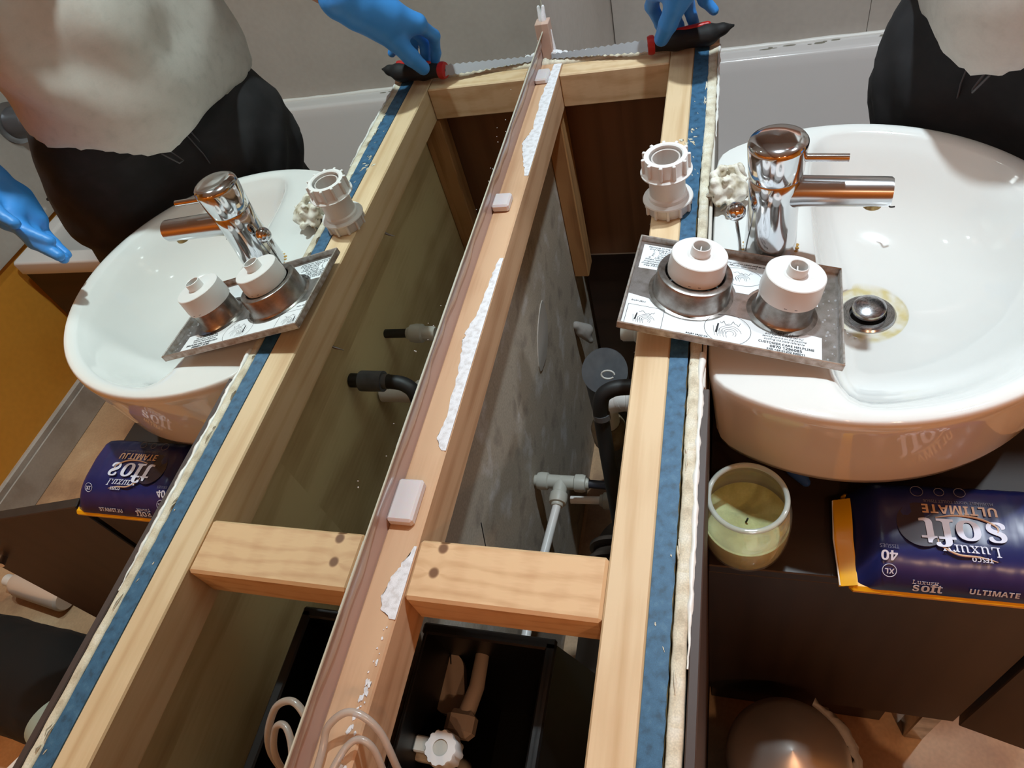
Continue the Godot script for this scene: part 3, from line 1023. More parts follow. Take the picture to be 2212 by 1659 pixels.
func basin() -> void:
	var t := thing("basin", "round white ceramic basin with a flat back fixed to the boxing", "basin", W(0.446, -0.17, -0.682))
	var ce := Vector2(0.446, -0.682)
	var c0 := Vector2(0.486, -0.682)
	var seg := 128
	var pts := PackedVector3Array()
	var colr := PackedColorArray()
	var white := Color(0.80, 0.80, 0.78)
	var rows := []
	# [kind, factor or inset, height]
	rows.append(["o", 0.30, -0.163])
	rows.append(["o", 0.70, -0.163])
	rows.append(["o", 0.90, -0.160])
	rows.append(["o", 0.945, -0.152])
	rows.append(["o", 0.958, -0.140])
	rows.append(["o", 0.972, -0.10])
	rows.append(["o", 0.985, -0.065])
	rows.append(["o", 0.997, -0.040])
	rows.append(["o", 1.0, -0.032])
	rows.append(["o", 0.999, -0.026])
	rows.append(["o", 0.993, -0.0205])
	rows.append(["o", 0.982, -0.0185])
	rows.append(["m", 0.25, -0.0180])
	rows.append(["m", 0.50, -0.0187])
	rows.append(["m", 0.72, -0.0203])
	rows.append(["m", 0.88, -0.0228])
	rows.append(["i", 1.0, -0.0262])
	for q in [[0.975, 0.0308], [0.95, 0.0365], [0.92, 0.0445], [0.885, 0.0545], [0.84, 0.0675], [0.78, 0.0825], [0.70, 0.0975], [0.60, 0.110], [0.50, 0.1185], [0.40, 0.1245], [0.30, 0.129], [0.24, 0.1315]]:
		rows.append(["i", q[0], -q[1]])
	for q in [[0.046, 0.1335], [0.043, 0.134], [0.040, 0.1345], [0.037, 0.135], [0.033, 0.1355], [0.030, 0.136], [0.024, 0.145]]:
		rows.append(["d", q[0], -q[1]])
	var nz := noise(14.0, 4, 3)
	for r in rows:
		for s in seg:
			var th := TAU * s / seg
			var d := Vector2(cos(th), sin(th))
			var ro := cut_circle(c0, d, ce, 0.256, 0.2925, 26.0)
			var ri := cut_circle(c0, d, ce, 0.231, 0.411, 5.0)
			var rad: float
			if r[0] == "o": rad = ro * r[1]
			elif r[0] == "m": rad = lerpf(ro * 0.982, ri, r[1])
			elif r[0] == "i": rad = maxf(ri * r[1], 0.047)
			else: rad = r[1]
			var p := c0 + d * rad
			pts.append(W(p.x, r[2], p.y))
			var col := white
			if r[0] == "d":
				# lime scale ring round the waste: patchy yellow stain
				var k := clampf(0.65 + nz.get_noise_2d(p.x * 3.0, p.y * 3.0) * 0.9, 0.0, 1.0)
				col = white.lerp(Color(0.62, 0.50, 0.16), k * (0.8 if rad > 0.034 else 0.4))
			colr.append(col)
	var mb := MB.new()
	mb.grid(pts, seg, true, null, colr)
	# normals: up inside the bowl, out elsewhere
	var up := 0.0
	for k in seg:
		up += mb.n[12 * seg + k].y
	if up < 0.0:
		for k in mb.n.size(): mb.n[k] = -mb.n[k]
		for k in range(0, mb.idx.size(), 3):
			var q := mb.idx[k + 1]
			mb.idx[k + 1] = mb.idx[k + 2]
			mb.idx[k + 2] = q
	var cm: StandardMaterial3D = M.ceramic.duplicate()
	cm.albedo_color = Color.WHITE
	cm.vertex_color_use_as_albedo = true
	part("bowl", mb, cm, t, false)
	# waste
	mb = MB.new()
	mb.lathe([Vector2(0.022, 0.0), Vector2(0.031, 0.0005), Vector2(0.033, -0.0015), Vector2(0.033, -0.004)], 40, Transform3D(Basis(), W(0.486, -0.1325, -0.682)))
	var w := part("waste", mb, M.chrome_spot, t, false)
	mb = MB.new()
	var tilt := Basis(Vector3(1, 0, 0), 0.06)
	mb.lathe([Vector2(0.0, 0.0115), Vector2(0.014, 0.0108), Vector2(0.0195, 0.008), Vector2(0.0205, 0.005), Vector2(0.0195, 0.0), Vector2(0.016, -0.006), Vector2(0.0, -0.006)], 40, Transform3D(tilt, W(0.486, -0.128, -0.682)))
	part("plug", mb, M.chrome_spot, w, false)
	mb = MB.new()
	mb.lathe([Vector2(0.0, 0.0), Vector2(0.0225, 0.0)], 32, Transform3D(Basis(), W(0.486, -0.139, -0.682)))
	part("waste_shade_disc", mb, M.rubber, w, false)  # flat black disc painting in the shade under the plug
	# tap
	t = thing("mixer_tap", "chrome single lever mixer tap standing on the round basin", "tap", W(0.360, -0.019, -0.685))
	mb = MB.new()
	mb.lathe([Vector2(0.0, -0.002), Vector2(0.030, -0.002), Vector2(0.0305, 0.002), Vector2(0.0295, 0.02), Vector2(0.0278, 0.05), Vector2(0.0275, 0.08), Vector2(0.0283, 0.1045), Vector2(0.0275, 0.106)], 64)
	part("body", mb, M.chrome, t)
	mb = MB.new()
	mb.lathe([Vector2(0.0278, 0.1065), Vector2(0.0288, 0.108), Vector2(0.0302, 0.125), Vector2(0.0312, 0.143), Vector2(0.0308, 0.1465), Vector2(0.029, 0.149), Vector2(0.022, 0.1515), Vector2(0.012, 0.153), Vector2(0.0, 0.1535)], 64)
	var hd := part("handle", mb, M.chrome, t)
	mb = MB.new()
	mb.tube([Vector3(0.026, 0.1300, 0.008), Vector3(0.070, 0.1292, 0.0125)], 0.0043, 16)
	part("lever", mb, M.chrome, hd)
	mb = MB.new()
	mb.tube([Vector3(0.008, 0.085, 0.004), Vector3(0.030, 0.0855, 0.006), Vector3(0.110, 0.0845, 0.0135), Vector3(0.1155, 0.0844, 0.0140), Vector3(0.1175, 0.0844, 0.0142)], [0.019, 0.0172, 0.0158, 0.0155, 0.0140], 40)
	var sp := part("spout", mb, mat(Color(0.80, 0.80, 0.81), 0.22, 1.0), t)
	mb = MB.new()
	mb.lathe([Vector2(0.0, 0.0), Vector2(0.0085, 0.0), Vector2(0.0095, 0.001), Vector2(0.0095, 0.006)], 28, Transform3D(Basis(), Vector3(0.101, 0.0655, 0.0127)))
	part("aerator", mb, mat(Color(0.62, 0.52, 0.34), 0.35, 0.8), sp)
	mb = MB.new()
	mb.sphere(Vector3(-0.0405, 0.0685, 0.0145), Vector3.ONE * 0.0112, 28, 18)
	var kb := part("pop_up_knob", mb, M.chrome, t)
	mb = MB.new()
	mb.tube([Vector3(-0.0405, 0.062, 0.0145), Vector3(-0.0355, 0.02, 0.008), Vector3(-0.034, -0.001, 0.006)], 0.0022, 10)
	part("rod", mb, M.chrome, kb)
	# yellow lime scale lumps round the tap foot
	rng.seed = 66
	mb = MB.new()
	for k in 26:
		var a := TAU * k / 26.0 + rng.randf() * 0.2
		mb.sphere(Vector3(cos(a) * 0.031, 0.0004, sin(a) * 0.031), Vector3(0.004, 0.0009, 0.004) * rng.randf_range(0.4, 1.0), 8, 5)
	part("lime_scale", mb, mat(Color(0.72, 0.55, 0.25), 0.7), t)
	# stray dark hair on the bowl under the spout
	mb = MB.new()
	mb.tube(spline([W(0.502, -0.047, -0.806), W(0.507, -0.052, -0.802), W(0.510, -0.055, -0.796), W(0.516, -0.056, -0.797)], 4), 0.0010, 6)
	solid("drip_mark", mb, M.rubber, "small dark curl of debris in the basin past the spout", "debris")

func vanity() -> void:
	var t := thing("vanity_unit", "dark wenge vanity cabinet under the basin with one door swung open", "cabinet", Vector3(0.48, 0.18, -0.68))
	var y0 := H - 0.735
	var y1 := H - 0.225
	var mb := MB.new()
	mb.box(Vector3(0.297, y1 - 0.018, -0.95), Vector3(0.672, y1, -0.3575), 0.0015, 0, 1.4, 2.0)
	part("top", mb, M.wenge, t, false)
	mb = MB.new()
	mb.box(Vector3(0.297, y0, -0.376), Vector3(0.672, y1 - 0.0185, -0.358), 0.001, 1, 1.4, 2.0)
	part("side_panel", mb, M.wenge, t, false)
	mb = MB.new()
	mb.box(Vector3(0.297, y0, -0.95), Vector3(0.672, y1 - 0.0185, -0.932), 0.001, 1, 1.4, 2.0)
	part("side_panel", mb, M.wenge, t, false)
	mb = MB.new()
	mb.box(Vector3(0.297, y0, -0.9315), Vector3(0.672, y0 + 0.018, -0.3765), 0.001, 0, 1.4, 2.0)
	part("base", mb, M.wenge, t, false)
	mb = MB.new()
	mb.box(Vector3(0.297, y0 + 0.0185, -0.9315), Vector3(0.303, y1 - 0.0185, -0.3765), 0.0, 1, 1.4, 2.0)
	part("back", mb, M.wenge, t, false)
	mb = MB.new()
	mb.box(Vector3(0.300, 0.0, -0.92), Vector3(0.60, y0 - 0.0005, -0.392), 0.001, 0, 1.4, 2.0)
	part("plinth", mb, M.wenge, t, false)
	# open door
	var d := Vector3(cos(deg_to_rad(14.0)), 0, sin(deg_to_rad(14.0)))
	mb = MB.new()
	mb.box(Vector3(0, 0, -0.009), Vector3(0.268, y1 - y0 + 0.004, 0.009), 0.0015, 1, 1.4, 2.0)
	var dr := part("door", mb, M.wenge, t)
	dr.transform = Transform3D(Basis(d, Vector3.UP, d.cross(Vector3.UP)), Vector3(0.680, y0, -0.3620) - t.position)
	mb = MB.new()
	mb.tube([Vector3(0.235, 0.40, 0.009), Vector3(0.235, 0.40, 0.024)], 0.008, 20)
	part("knob", mb, M.chrome, dr)
	# closed door of the other half
	mb = MB.new()
	mb.box(Vector3(0.6735, y0, -0.948), Vector3(0.6905, y1, -0.66), 0.0015, 1, 1.4, 2.0)
	part("door", mb, M.wenge, t, false)
	for q in [[0.652, -0.385], [0.652, -0.92]]:
		mb = MB.new()
		mb.box(Vector3(q[0] - 0.016, 0.0, q[1] - 0.016), Vector3(q[0] + 0.016, y0 - 0.0005, q[1] + 0.016), 0.002)
		part("foot", mb, M.chrome_spot, t, false)
	# blue cloth under the basin
	mb = sdf([[W(0.385, -0.213, -0.53), W(0.395, -0.213, -0.50), 0.012, 0.010], [W(0.398, -0.214, -0.49), W(0.41, -0.217, -0.475), 0.010, 0.006]], 0.01, 0.003)
	solid("blue_cloth", mb, mat(Color(0.10, 0.28, 0.55), 0.8), "scrap of blue cloth under the basin behind the candle jar", "cloth")
	# jar candle
	t = thing("jar_candle", "half burnt pale green candle in a glass jar on the cabinet", "candle", W(0.3375, -0.2245, -0.392))
	var glass := mat(Color(0.90, 0.94, 0.90, 0.16), 0.03)
	glass.transparency = BaseMaterial3D.TRANSPARENCY_ALPHA
	mb = MB.new()
	mb.lathe([Vector2(0.0, 0.0), Vector2(0.034, 0.0), Vector2(0.040, 0.004), Vector2(0.0455, 0.018), Vector2(0.0485, 0.040), Vector2(0.0490, 0.065), Vector2(0.0475, 0.084), Vector2(0.0440, 0.096), Vector2(0.0425, 0.101), Vector2(0.0430, 0.107), Vector2(0.0425, 0.110), Vector2(0.0405, 0.1115), Vector2(0.0385, 0.110), Vector2(0.0380, 0.104), Vector2(0.0395, 0.098), Vector2(0.0445, 0.084), Vector2(0.0462, 0.065), Vector2(0.0457, 0.062)], 64)
	part("glass_jar", mb, glass, t)
	mb = MB.new()
	var ring := []
	for s in 65:
		var a := TAU * s / 64.0
		ring.append(Vector3(cos(a) * 0.0408, 0.1085, sin(a) * 0.0408))
	var rg := mat(Color(0.80, 0.84, 0.82, 0.45), 0.05)
	rg.transparency = BaseMaterial3D.TRANSPARENCY_ALPHA
	mb.tube(ring, 0.0030, 10)
	part("rim", mb, rg, t)
	mb = MB.new()
	mb.lathe([Vector2(0.0, 0.003), Vector2(0.033, 0.003), Vector2(0.039, 0.007), Vector2(0.0440, 0.019), Vector2(0.0470, 0.040), Vector2(0.0474, 0.056), Vector2(0.0470, 0.0605), Vector2(0.044, 0.0608), Vector2(0.030, 0.0595), Vector2(0.012, 0.057), Vector2(0.0, 0.055)], 64)
	var wax := tri_mat(cloud_tex(256, [Color(0.58, 0.60, 0.38), Color(0.66, 0.68, 0.44), Color(0.72, 0.75, 0.52)], 0.02, 17, 4, 0.04), 5.0, 0.55)
	wax.subsurf_scatter_enabled = true
	wax.subsurf_scatter_strength = 0.25
	part("wax", mb, wax, t)
	mb = MB.new()
	mb.tube([Vector3(0.0, 0.054, 0.002), Vector3(0.001, 0.060, 0.003), Vector3(0.002, 0.064, 0.002)], 0.0011, 8)
	part("wick", mb, M.rubber, t)
	# stainless bin with bag
	t = thing("pedal_bin", "brushed stainless pedal bin with domed lid beside the vanity cabinet", "bin", Vector3(0.412, 0.0, -0.236))
	mb = MB.new()
	mb.lathe([Vector2(0.0, 0.0), Vector2(0.080, 0.0), Vector2(0.082, 0.004), Vector2(0.082, 0.297), Vector2(0.080, 0.299)], 48)
	part("drum", mb, M.steel, t)
	mb = MB.new()
	mb.lathe([Vector2(0.085, 0.300), Vector2(0.087, 0.304), Vector2(0.087, 0.314), Vector2(0.084, 0.324), Vector2(0.073, 0.337), Vector2(0.052, 0.354), Vector2(0.029, 0.369), Vector2(0.012, 0.378), Vector2(0.0, 0.381)], 64)
	part("lid", mb, mat(Color(0.80, 0.76, 0.73), 0.40, 0.85), t)
	var bp := PackedVector3Array()
	var bq := PackedVector3Array()
	var bn := noise(4.0, 71, 2)
	for r in 14:
		var f := r / 13.0
		for s in 40:
			var a := -1.15 + 2.5 * s / 39.0
			var rad := lerpf(0.0885, 0.098, smoothstep(0.0, 0.2, f)) + 0.022 * f + 0.010 * f * sin(a * 9.0 + 3.0 * bn.get_noise_2d(a * 2.0, f * 3.0)) + 0.006 * bn.get_noise_2d(a * 3.0 + 5.0, f * 4.0)
			var p := Vector3(cos(a) * rad, 0.306 + 0.006 * sin(f * 12.0) * (1.0 - f) - f * f * 0.19, sin(a) * rad)
			bp.append(p)
			bq.append(p - Vector3(cos(a), 0, sin(a)) * 0.0012)
	mb = MB.new()
	mb.grid(bp, 40, false, Vector3(0, 0.1, 0))
	mb.grid(bq, 40, false, Vector3(0, 0.1, 0))
	var bag := mat(Color(0.66, 0.63, 0.61, 0.8), 0.3)
	bag.transparency = BaseMaterial3D.TRANSPARENCY_ALPHA
	part("bag", mb, bag, t)
func rail_things() -> void:
	# pipe coupler standing on the front rail
	var t := thing("pipe_coupler", "white plastic compression pipe coupler standing on the front rail", "pipe coupler", W(0.2365, 0.0003, -0.7475))
	var mb := MB.new()
	# lower nut: panels between ribs, then the flange
	mb.lathe([Vector2(0.019, 0.0), Vector2(0.0262, 0.0), Vector2(0.0270, 0.001), Vector2(0.0275, 0.0165)], 66)
	mb.lathe([Vector2(0.026, 0.0160), Vector2(0.0312, 0.0160), Vector2(0.0318, 0.0172), Vector2(0.0312, 0.0188), Vector2(0.024, 0.0194)], 66)
	for k in 11:
		var b := MB.new()
		b.box(Vector3(0.025, 0.0004, -0.0019), Vector3(0.0302, 0.0165, 0.0019), 0.0007)
		var xf := Transform3D(Basis(Vector3.UP, TAU * k / 11.0 + 0.2), Vector3.ZERO)
		for q in b.v.size():
			b.v[q] = xf * b.v[q]
			b.n[q] = xf.basis * b.n[q]
		var i0 := mb.v.size()
		for q in b.v.size(): mb.vert(b.v[q], b.n[q])
		for q in b.idx: mb.idx.append(i0 + q)
	part("nut", mb, M.plastic, t)
	mb = MB.new()
	mb.lathe([Vector2(0.0245, 0.0195), Vector2(0.0245, 0.024), Vector2(0.0225, 0.026), Vector2(0.0225, 0.056)], 64)
	part("sleeve", mb, M.plastic, t)
	mb = MB.new()
	mb.lathe([Vector2(0.022, 0.0555), Vector2(0.0300, 0.0555), Vector2(0.0318, 0.0565), Vector2(0.0318, 0.0580), Vector2(0.0280, 0.0606), Vector2(0.0272, 0.0620), Vector2(0.0268, 0.0770), Vector2(0.0262, 0.0792), Vector2(0.0215, 0.0800), Vector2(0.0200, 0.0788), Vector2(0.0200, 0.066)], 66)
	for k in 11:
		var b := MB.new()
		b.box(Vector3(0.024, 0.0600, -0.0020), Vector3(0.0300, 0.0797, 0.0020), 0.0008)
		var xf := Transform3D(Basis(Vector3.UP, TAU * k / 11.0), Vector3.ZERO)
		var i0 := mb.v.size()
		for q in b.v.size(): mb.vert(xf * b.v[q], xf.basis * b.n[q])
		for q in b.idx: mb.idx.append(i0 + q)
	part("nut", mb, M.plastic, t)
	mb = MB.new()
	mb.lathe([Vector2(0.0198, 0.066), Vector2(0.0185, 0.066)], 48)
	part("seal_ring", mb, M.rubber, t)
	mb = MB.new()
	mb.lathe([Vector2(0.0178, 0.060), Vector2(0.0178, 0.0755), Vector2(0.0168, 0.0762), Vector2(0.0158, 0.0755), Vector2(0.0158, 0.048), Vector2(0.0, 0.047)], 48)
	part("pipe_end", mb, mat(Color(0.80, 0.77, 0.75), 0.4), t)
	# crumpled tissue
	var nb := noise(85.0, 16, 3)
	rng.seed = 15
	var ce := W(0.3105, -0.004, -0.784)
	var bits := [[ce + Vector3(-0.008, 0, -0.01), ce + Vector3(0.008, 0.004, 0.012), 0.015, 0.014]]
	for k in 60:
		var d := Vector3(rng.randf_range(-1, 1), rng.randf_range(-0.35, 1), rng.randf_range(-1, 1)).normalized() * Vector3(0.025, 0.028, 0.034) * rng.randf_range(0.75, 1.0)
		var e := Vector3(rng.randf_range(-1, 1), rng.randf_range(-1, 1), rng.randf_range(-1, 1)).normalized() * rng.randf_range(0.004, 0.010)
		bits.append([ce + d - e, ce + d + e, rng.randf_range(0.0018, 0.0045), rng.randf_range(0.001, 0.004)])
	mb = sdf(bits, 0.006, 0.0016, func(p, g): return maxf(g, (H - 0.0178) - p.y))
	var tm := tri_mat(cloud_tex(128, [Color(0.93, 0.91, 0.87), Color(0.93, 0.91, 0.87), Color(0.90, 0.87, 0.80), Color(0.50, 0.42, 0.28)], 0.02, 19, 3, 0.05), 18.0, 0.9)
	solid("crumpled_tissue", mb, tm, "dirty crumpled white tissue lying on the basin beside the tap", "tissue")
	# saw
	t = thing("hand_saw", "narrow jab saw with black and red handle lying on the far cross timber", "saw", W(0.17, 0.02, -1.15))
	var a := W(0.1800, 0.0200, -1.1440)
	var tip := W(0.0100, 0.0080, -1.1720)
	var ax := (tip - a).normalized()
	var wid := (Vector3(0, 0.75, -0.62) - ax * Vector3(0, 0.75, -0.62).dot(ax)).normalized()
	var nn := ax.cross(wid)
	var L := (tip - a).length()
	for side in [0]:
		var poly := PackedVector2Array()
		var teeth := 30
		for k in teeth + 1:
			var f := float(k) / teeth
			var w := lerpf(0.0105, 0.0050, f)
			poly.append(Vector2(f * L, -w + (0.0024 if k % 2 else 0.0)))
		for k in range(teeth, -1, -1):
			var f := float(k) / teeth
			var w := lerpf(0.0105, 0.0050, f)
			poly.append(Vector2(f * L, w - (0.0024 if k % 2 else 0.0)))
		mb = MB.new()
		mb.prism(poly, -0.0005, 0.0005, Transform3D(Basis(ax, -nn, wid).orthonormalized() if Basis(ax, -nn, wid).determinant() > 0 else Basis(ax, nn, wid), a))
		part("blade", mb, mat(Color(0.66, 0.67, 0.69), 0.4, 0.55), t, false)
	var hx := (W(0.313, 0.0185, -1.1665) - a).normalized()
	mb = MB.new()
	mb.tube([a - hx * 0.001, a + hx * 0.003, a + hx * 0.0075, a + hx * 0.010], [0.0135, 0.0150, 0.0150, 0.0135], 28)
	part("red_collar", mb, M.red, t, false)
	mb = sdf([[a + hx * 0.010, a + hx * 0.045, 0.0115, 0.0145], [a + hx * 0.045, a + hx * 0.095 + Vector3(0, -0.001, 0), 0.0145, 0.0160], [a + hx * 0.095, a + hx * 0.118 + Vector3(0, 0.003, -0.002), 0.0150, 0.0085], [a + hx * 0.118 + Vector3(0, 0.003, -0.002), a + hx * 0.136 + Vector3(0, 0.004, -0.006), 0.0075, 0.0022]], 0.008, 0.0025)
	var hn := part("handle", mb, M.rubber, t, false)
	mb = sdf([[a + hx * 0.030 + Vector3(0, 0.0125, -0.003), a + hx * 0.095 + Vector3(0, 0.0135, -0.005), 0.0045, 0.0055]], 0.004, 0.002)
	part("red_grip", mb, M.red, hn, false)
	# sawn plaster strip past the far cross timber, with crumbs
	t = thing("plaster_strip", "strip of cut plasterboard edge at the far end under the saw", "plasterboard", W(0.12, -0.03, -1.167))
	var pl := PackedVector3Array()
	var rows := 150
	for r in rows:
		var x := lerpf(-0.007, 0.292, r / (rows - 1.0))
		var q := nb.get_noise_1d(x * 1.0)
		pl.append(Vector3(x, H - 0.06, -1.159))
		pl.append(Vector3(x, H - 0.001 + q * 0.001, -1.1592))
		pl.append(Vector3(x, H + 0.0035 + q * 0.003, -1.1640 + q * 0.001))
		pl.append(Vector3(x, H + 0.0035 + nb.get_noise_1d(x * 1.4 + 4.0) * 0.003, -1.1745))
		pl.append(Vector3(x, H - 0.002, -1.1765 + q * 0.001))
		pl.append(Vector3(x, H - 0.06, -1.1765))
	mb = MB.new()
	mb.grid(pl, 6, false, W(0.12, -0.04, -1.168))
	part("strip", mb, M.cream, t, false)
	rng.seed = 101
	for k in 26:
		var x := rng.randf_range(0.01, 0.19) if k > 9 else rng.randf_range(0.012, 0.042)
		var s := rng.randf_range(0.0012, 0.0028) if k > 9 else rng.randf_range(0.003, 0.006)
		mb = MB.new()
		mb.sphere(W(x, 0.006 + s * 0.5, -1.178 + rng.randf_range(-0.006, 0.002)), Vector3(s * rng.randf_range(1.0, 2.0), s, s), 9, 6)
		part("plaster_crumb", mb, M.paint, t, false)
	# broken upright piece at the mirror's end
	t = thing("wall_batten_stub", "broken pink stub of board with torn white top at the mirror's end", "board", W(0.004, 0.0, -1.192))
	mb = MB.new()
	mb.box(W(-0.0075, 0.0, -1.2015), W(0.012, 0.062, -1.178), 0.001)
	part("stub", mb, mat(Color(0.76, 0.64, 0.58), 0.8), t, false)
	mb = sdf([[W(0.001, 0.062, -1.193), W(0.004, 0.083, -1.196), 0.006, 0.003], [W(0.011, 0.045, -1.192), W(0.012, 0.01, -1.190), 0.0022, 0.004]], 0.004, 0.002)
	part("torn_edge", mb, M.paint, t, false)

func plate() -> void:
	var u := Vector3(0.2262, -0.0450, 0.0200).normalized()
	var v := Vector3(-0.0190, 0.0185, 0.165)
	v = (v - u * v.dot(u)).normalized()
	var n := v.cross(u).normalized()
	var t := thing("flush_plate", "upturned metal flush plate with white label lying across rail and basin", "flush plate", W(0.3168, 0.0115 - 0.0095, -0.5756))
	t.transform = Transform3D(Basis(u, n, v), t.position)
	var hu := 0.1165
	var hv := 0.0805
	var metal := mat(Color.WHITE, 0.30, 0.9, cloud_tex(256, [Color(0.66, 0.64, 0.62), Color(0.74, 0.73, 0.72), Color(0.78, 0.77, 0.77)], 0.02, 33, 3, 0.05))
	metal.uv1_triplanar = true
	metal.uv1_scale = Vector3.ONE * 9.0
	var rust := mat(Color.WHITE, 0.5, 0.6, cloud_tex(256, [Color(0.58, 0.52, 0.47), Color(0.68, 0.65, 0.62), Color(0.76, 0.74, 0.73)], 0.02, 34, 4, 0.06))
	rust.uv1_triplanar = true
	rust.uv1_scale = Vector3.ONE * 14.0
	var mb := MB.new()
	mb.box(Vector3(-hu, 0, -hv), Vector3(hu, 0.0015, hv), 0.0005)
	part("base_sheet", mb, metal, t)
	for q in [[Vector3(-hu, 0.0, -hv), Vector3(hu, 0.0095, -hv + 0.0022)], [Vector3(-hu, 0.0, hv - 0.0022), Vector3(hu, 0.0095, hv)], [Vector3(-hu, 0.0, -hv + 0.0023), Vector3(-hu + 0.0022, 0.0095, hv - 0.0023)], [Vector3(hu - 0.0022, 0.0, -hv + 0.0023), Vector3(hu, 0.0095, hv - 0.0023)]]:
		mb = MB.new()
		mb.box(q[0], q[1], 0.0008)
		part("rim", mb, rust, t)
	var ca := Vector2(-0.046, 0.000)
	var cb := Vector2(0.054, 0.006)
	# label sheet cut round the two cups
	var paper := mat(Color(0.90, 0.91, 0.92), 0.45)
	var ink := mat(Color(0.10, 0.10, 0.12), 0.6)
	var sheets := [
		[Vector2(-0.110, -0.072), Vector2(-0.040, -0.072), Vector2(-0.040, -0.028), Vector2(-0.110, -0.026)],
		[Vector2(-0.022, -0.070), Vector2(0.092, -0.070), Vector2(0.092, -0.012), Vector2(-0.008, -0.012), Vector2(-0.022, -0.022)],
		[Vector2(-0.113, 0.022), Vector2(-0.088, 0.026), Vector2(0.006, 0.030), Vector2(0.096, 0.038), Vector2(0.096, 0.0775), Vector2(-0.113, 0.0775)]]
	var circ := func(c: Vector2, r: float):
		var p := PackedVector2Array()
		for s in 40:
			p.append(c + Vector2(cos(TAU * s / 40.0), sin(TAU * s / 40.0)) * r)
		return p
	for sh in sheets:
		var poly := PackedVector2Array(sh)
		for q in [[ca, 0.0505], [cb, 0.041]]:
			var res := Geometry2D.clip_polygons(poly, circ.call(q[0], q[1]))
			if res.size() > 0:
				poly = res[0]
		mb = MB.new()
		mb.prism(poly, 0.0016, 0.0020)
		var o := part("label_sheet", mb, paper, t)
		if sh == sheets[0]:
			var lines := ["Remove in the correct order", "and replace in reverse order", "1.    Lift and remove cover", "2.    Turn off water supply", "3.    Unscrew retaining nut", "4.    Lift out valve", "When refitting ensure", "pneumatic pipes are", "undamaged and", "free from kinks"]
			for k in lines.size():
				var y := -0.0685 + k * 0.0040
				text(o, lines[k].substr(0, 26 if k < 2 else 22), 0.0040, Vector3(-0.106 + lines[k].length() * 0.00098, 0.0021, y), Vector3(1, 0, 0), Vector3(0, 0, -1), ink, "print", "Droid Sans", false, true)
		elif sh == sheets[1]:
			for k in 2:
				text(o, ["enlarged detail of push button", "button with springs"][k], 0.0036, Vector3(0.008, 0.0021, -0.0645 + k * 0.0042), Vector3(-1, 0, 0), Vector3(0, 0, 1), ink, "print", "Droid Sans", false, true)
			sketch(o, Vector2(0.006, -0.041), 0.025, 0.016, ink, 3)
		else:
			for k in 2:
				text(o, ["enlarged detail", "on inlet valve"][k], 0.0036, Vector3(-0.032, 0.0021, 0.0735 - k * 0.0042), Vector3(-1, 0, 0), Vector3(0, 0, 1), ink, "print", "Droid Sans", true, true)
			sketch(o, Vector2(-0.001, 0.052), 0.0245, 0.0235, ink, 5)
			sketch(o, Vector2(-0.090, 0.058), 0.020, 0.018, ink, 8, true)
			text(o, "inlet valve", 0.0036, Vector3(-0.100, 0.0021, 0.033), Vector3(-1, 0, 0), Vector3(0, 0, 1), ink, "print", "Droid Sans", false, true)
			var rl := ["for help and advice", "and spares please call our", "service centre on the helpline", "quoting the plate reference"]
			for k in rl.size():
				text(o, rl[k], 0.0034, Vector3(0.058, 0.0021, 0.0425 + k * 0.0040), Vector3(1, 0, 0), Vector3(0, 0, -1), ink, "print", "Droid Sans", false, true)
			text(o, "CUSTOMER CARE HELPLINE", 0.0044, Vector3(0.060, 0.0021, 0.0600), Vector3(1, 0, 0), Vector3(0, 0, -1), ink, "print", "Droid Sans", true)
			text(o, "0870 1296085", 0.0052, Vector3(0.060, 0.0021, 0.0650), Vector3(1, 0, 0), Vector3(0, 0, -1), ink, "print", "Droid Sans", true)
			text(o, "FAX +44 01202 896011", 0.0038, Vector3(0.060, 0.0021, 0.0695), Vector3(1, 0, 0), Vector3(0, 0, -1), ink, "print", "Droid Sans", true)
			text(o, "e-mail :", 0.0034, Vector3(0.032, 0.0021, 0.0735), Vector3(1, 0, 0), Vector3(0, 0, -1), ink, "print", "Droid Sans", true)
	# cups and buttons
	var cupm := mat(Color.WHITE, 0.28, 0.95, cloud_tex(256, [Color(0.52, 0.49, 0.46), Color(0.62, 0.60, 0.58), Color(0.70, 0.69, 0.68)], 0.02, 35, 4, 0.06))
	cupm.uv1_triplanar = true
	cupm.uv1_scale = Vector3.ONE * 12.0
	for q in [[ca, 0], [cb, 1]]:
		var at := Vector3(q[0].x, 0.0015, q[0].y)
		mb = MB.new()
		if q[1] == 0:
			mb.lathe([Vector2(0.0475, 0.0), Vector2(0.0440, 0.0012), Vector2(0.0425, 0.004), Vector2(0.0415, 0.025), Vector2(0.0405, 0.0275), Vector2(0.0385, 0.0285), Vector2(0.0335, 0.0283), Vector2(0.0325, 0.027)], 72, Transform3D(Basis(), at))
		else:
			mb.lathe([Vector2(0.0380, 0.0), Vector2(0.0330, 0.0010), Vector2(0.0305, 0.004), Vector2(0.0295, 0.022), Vector2(0.0288, 0.0255), Vector2(0.026, 0.0262)], 72, Transform3D(Basis(), at))
		part("metal_cup", mb, cupm, t)
		mb = MB.new()
		var y0 := 0.027 if q[1] == 0 else 0.0258
		var y1 := 0.0530 if q[1] == 0 else 0.0535
		var r0 := 0.0300 if q[1] == 0 else 0.0310
		mb.lathe([Vector2(r0 - 0.002, y0), Vector2(r0 + 0.0006, y0 + 0.001), Vector2(r0 + 0.0012, y0 + 0.006), Vector2(r0, y1 - 0.0008), Vector2(r0 - 0.0008, y1), Vector2(0.0090, y1 + 0.0002), Vector2(0.0088, y1 - 0.006), Vector2(0.0, y1 - 0.0065)], 72, Transform3D(Basis(), at))
		var bt := part("button", mb, M.plastic, t)
		mb = MB.new()
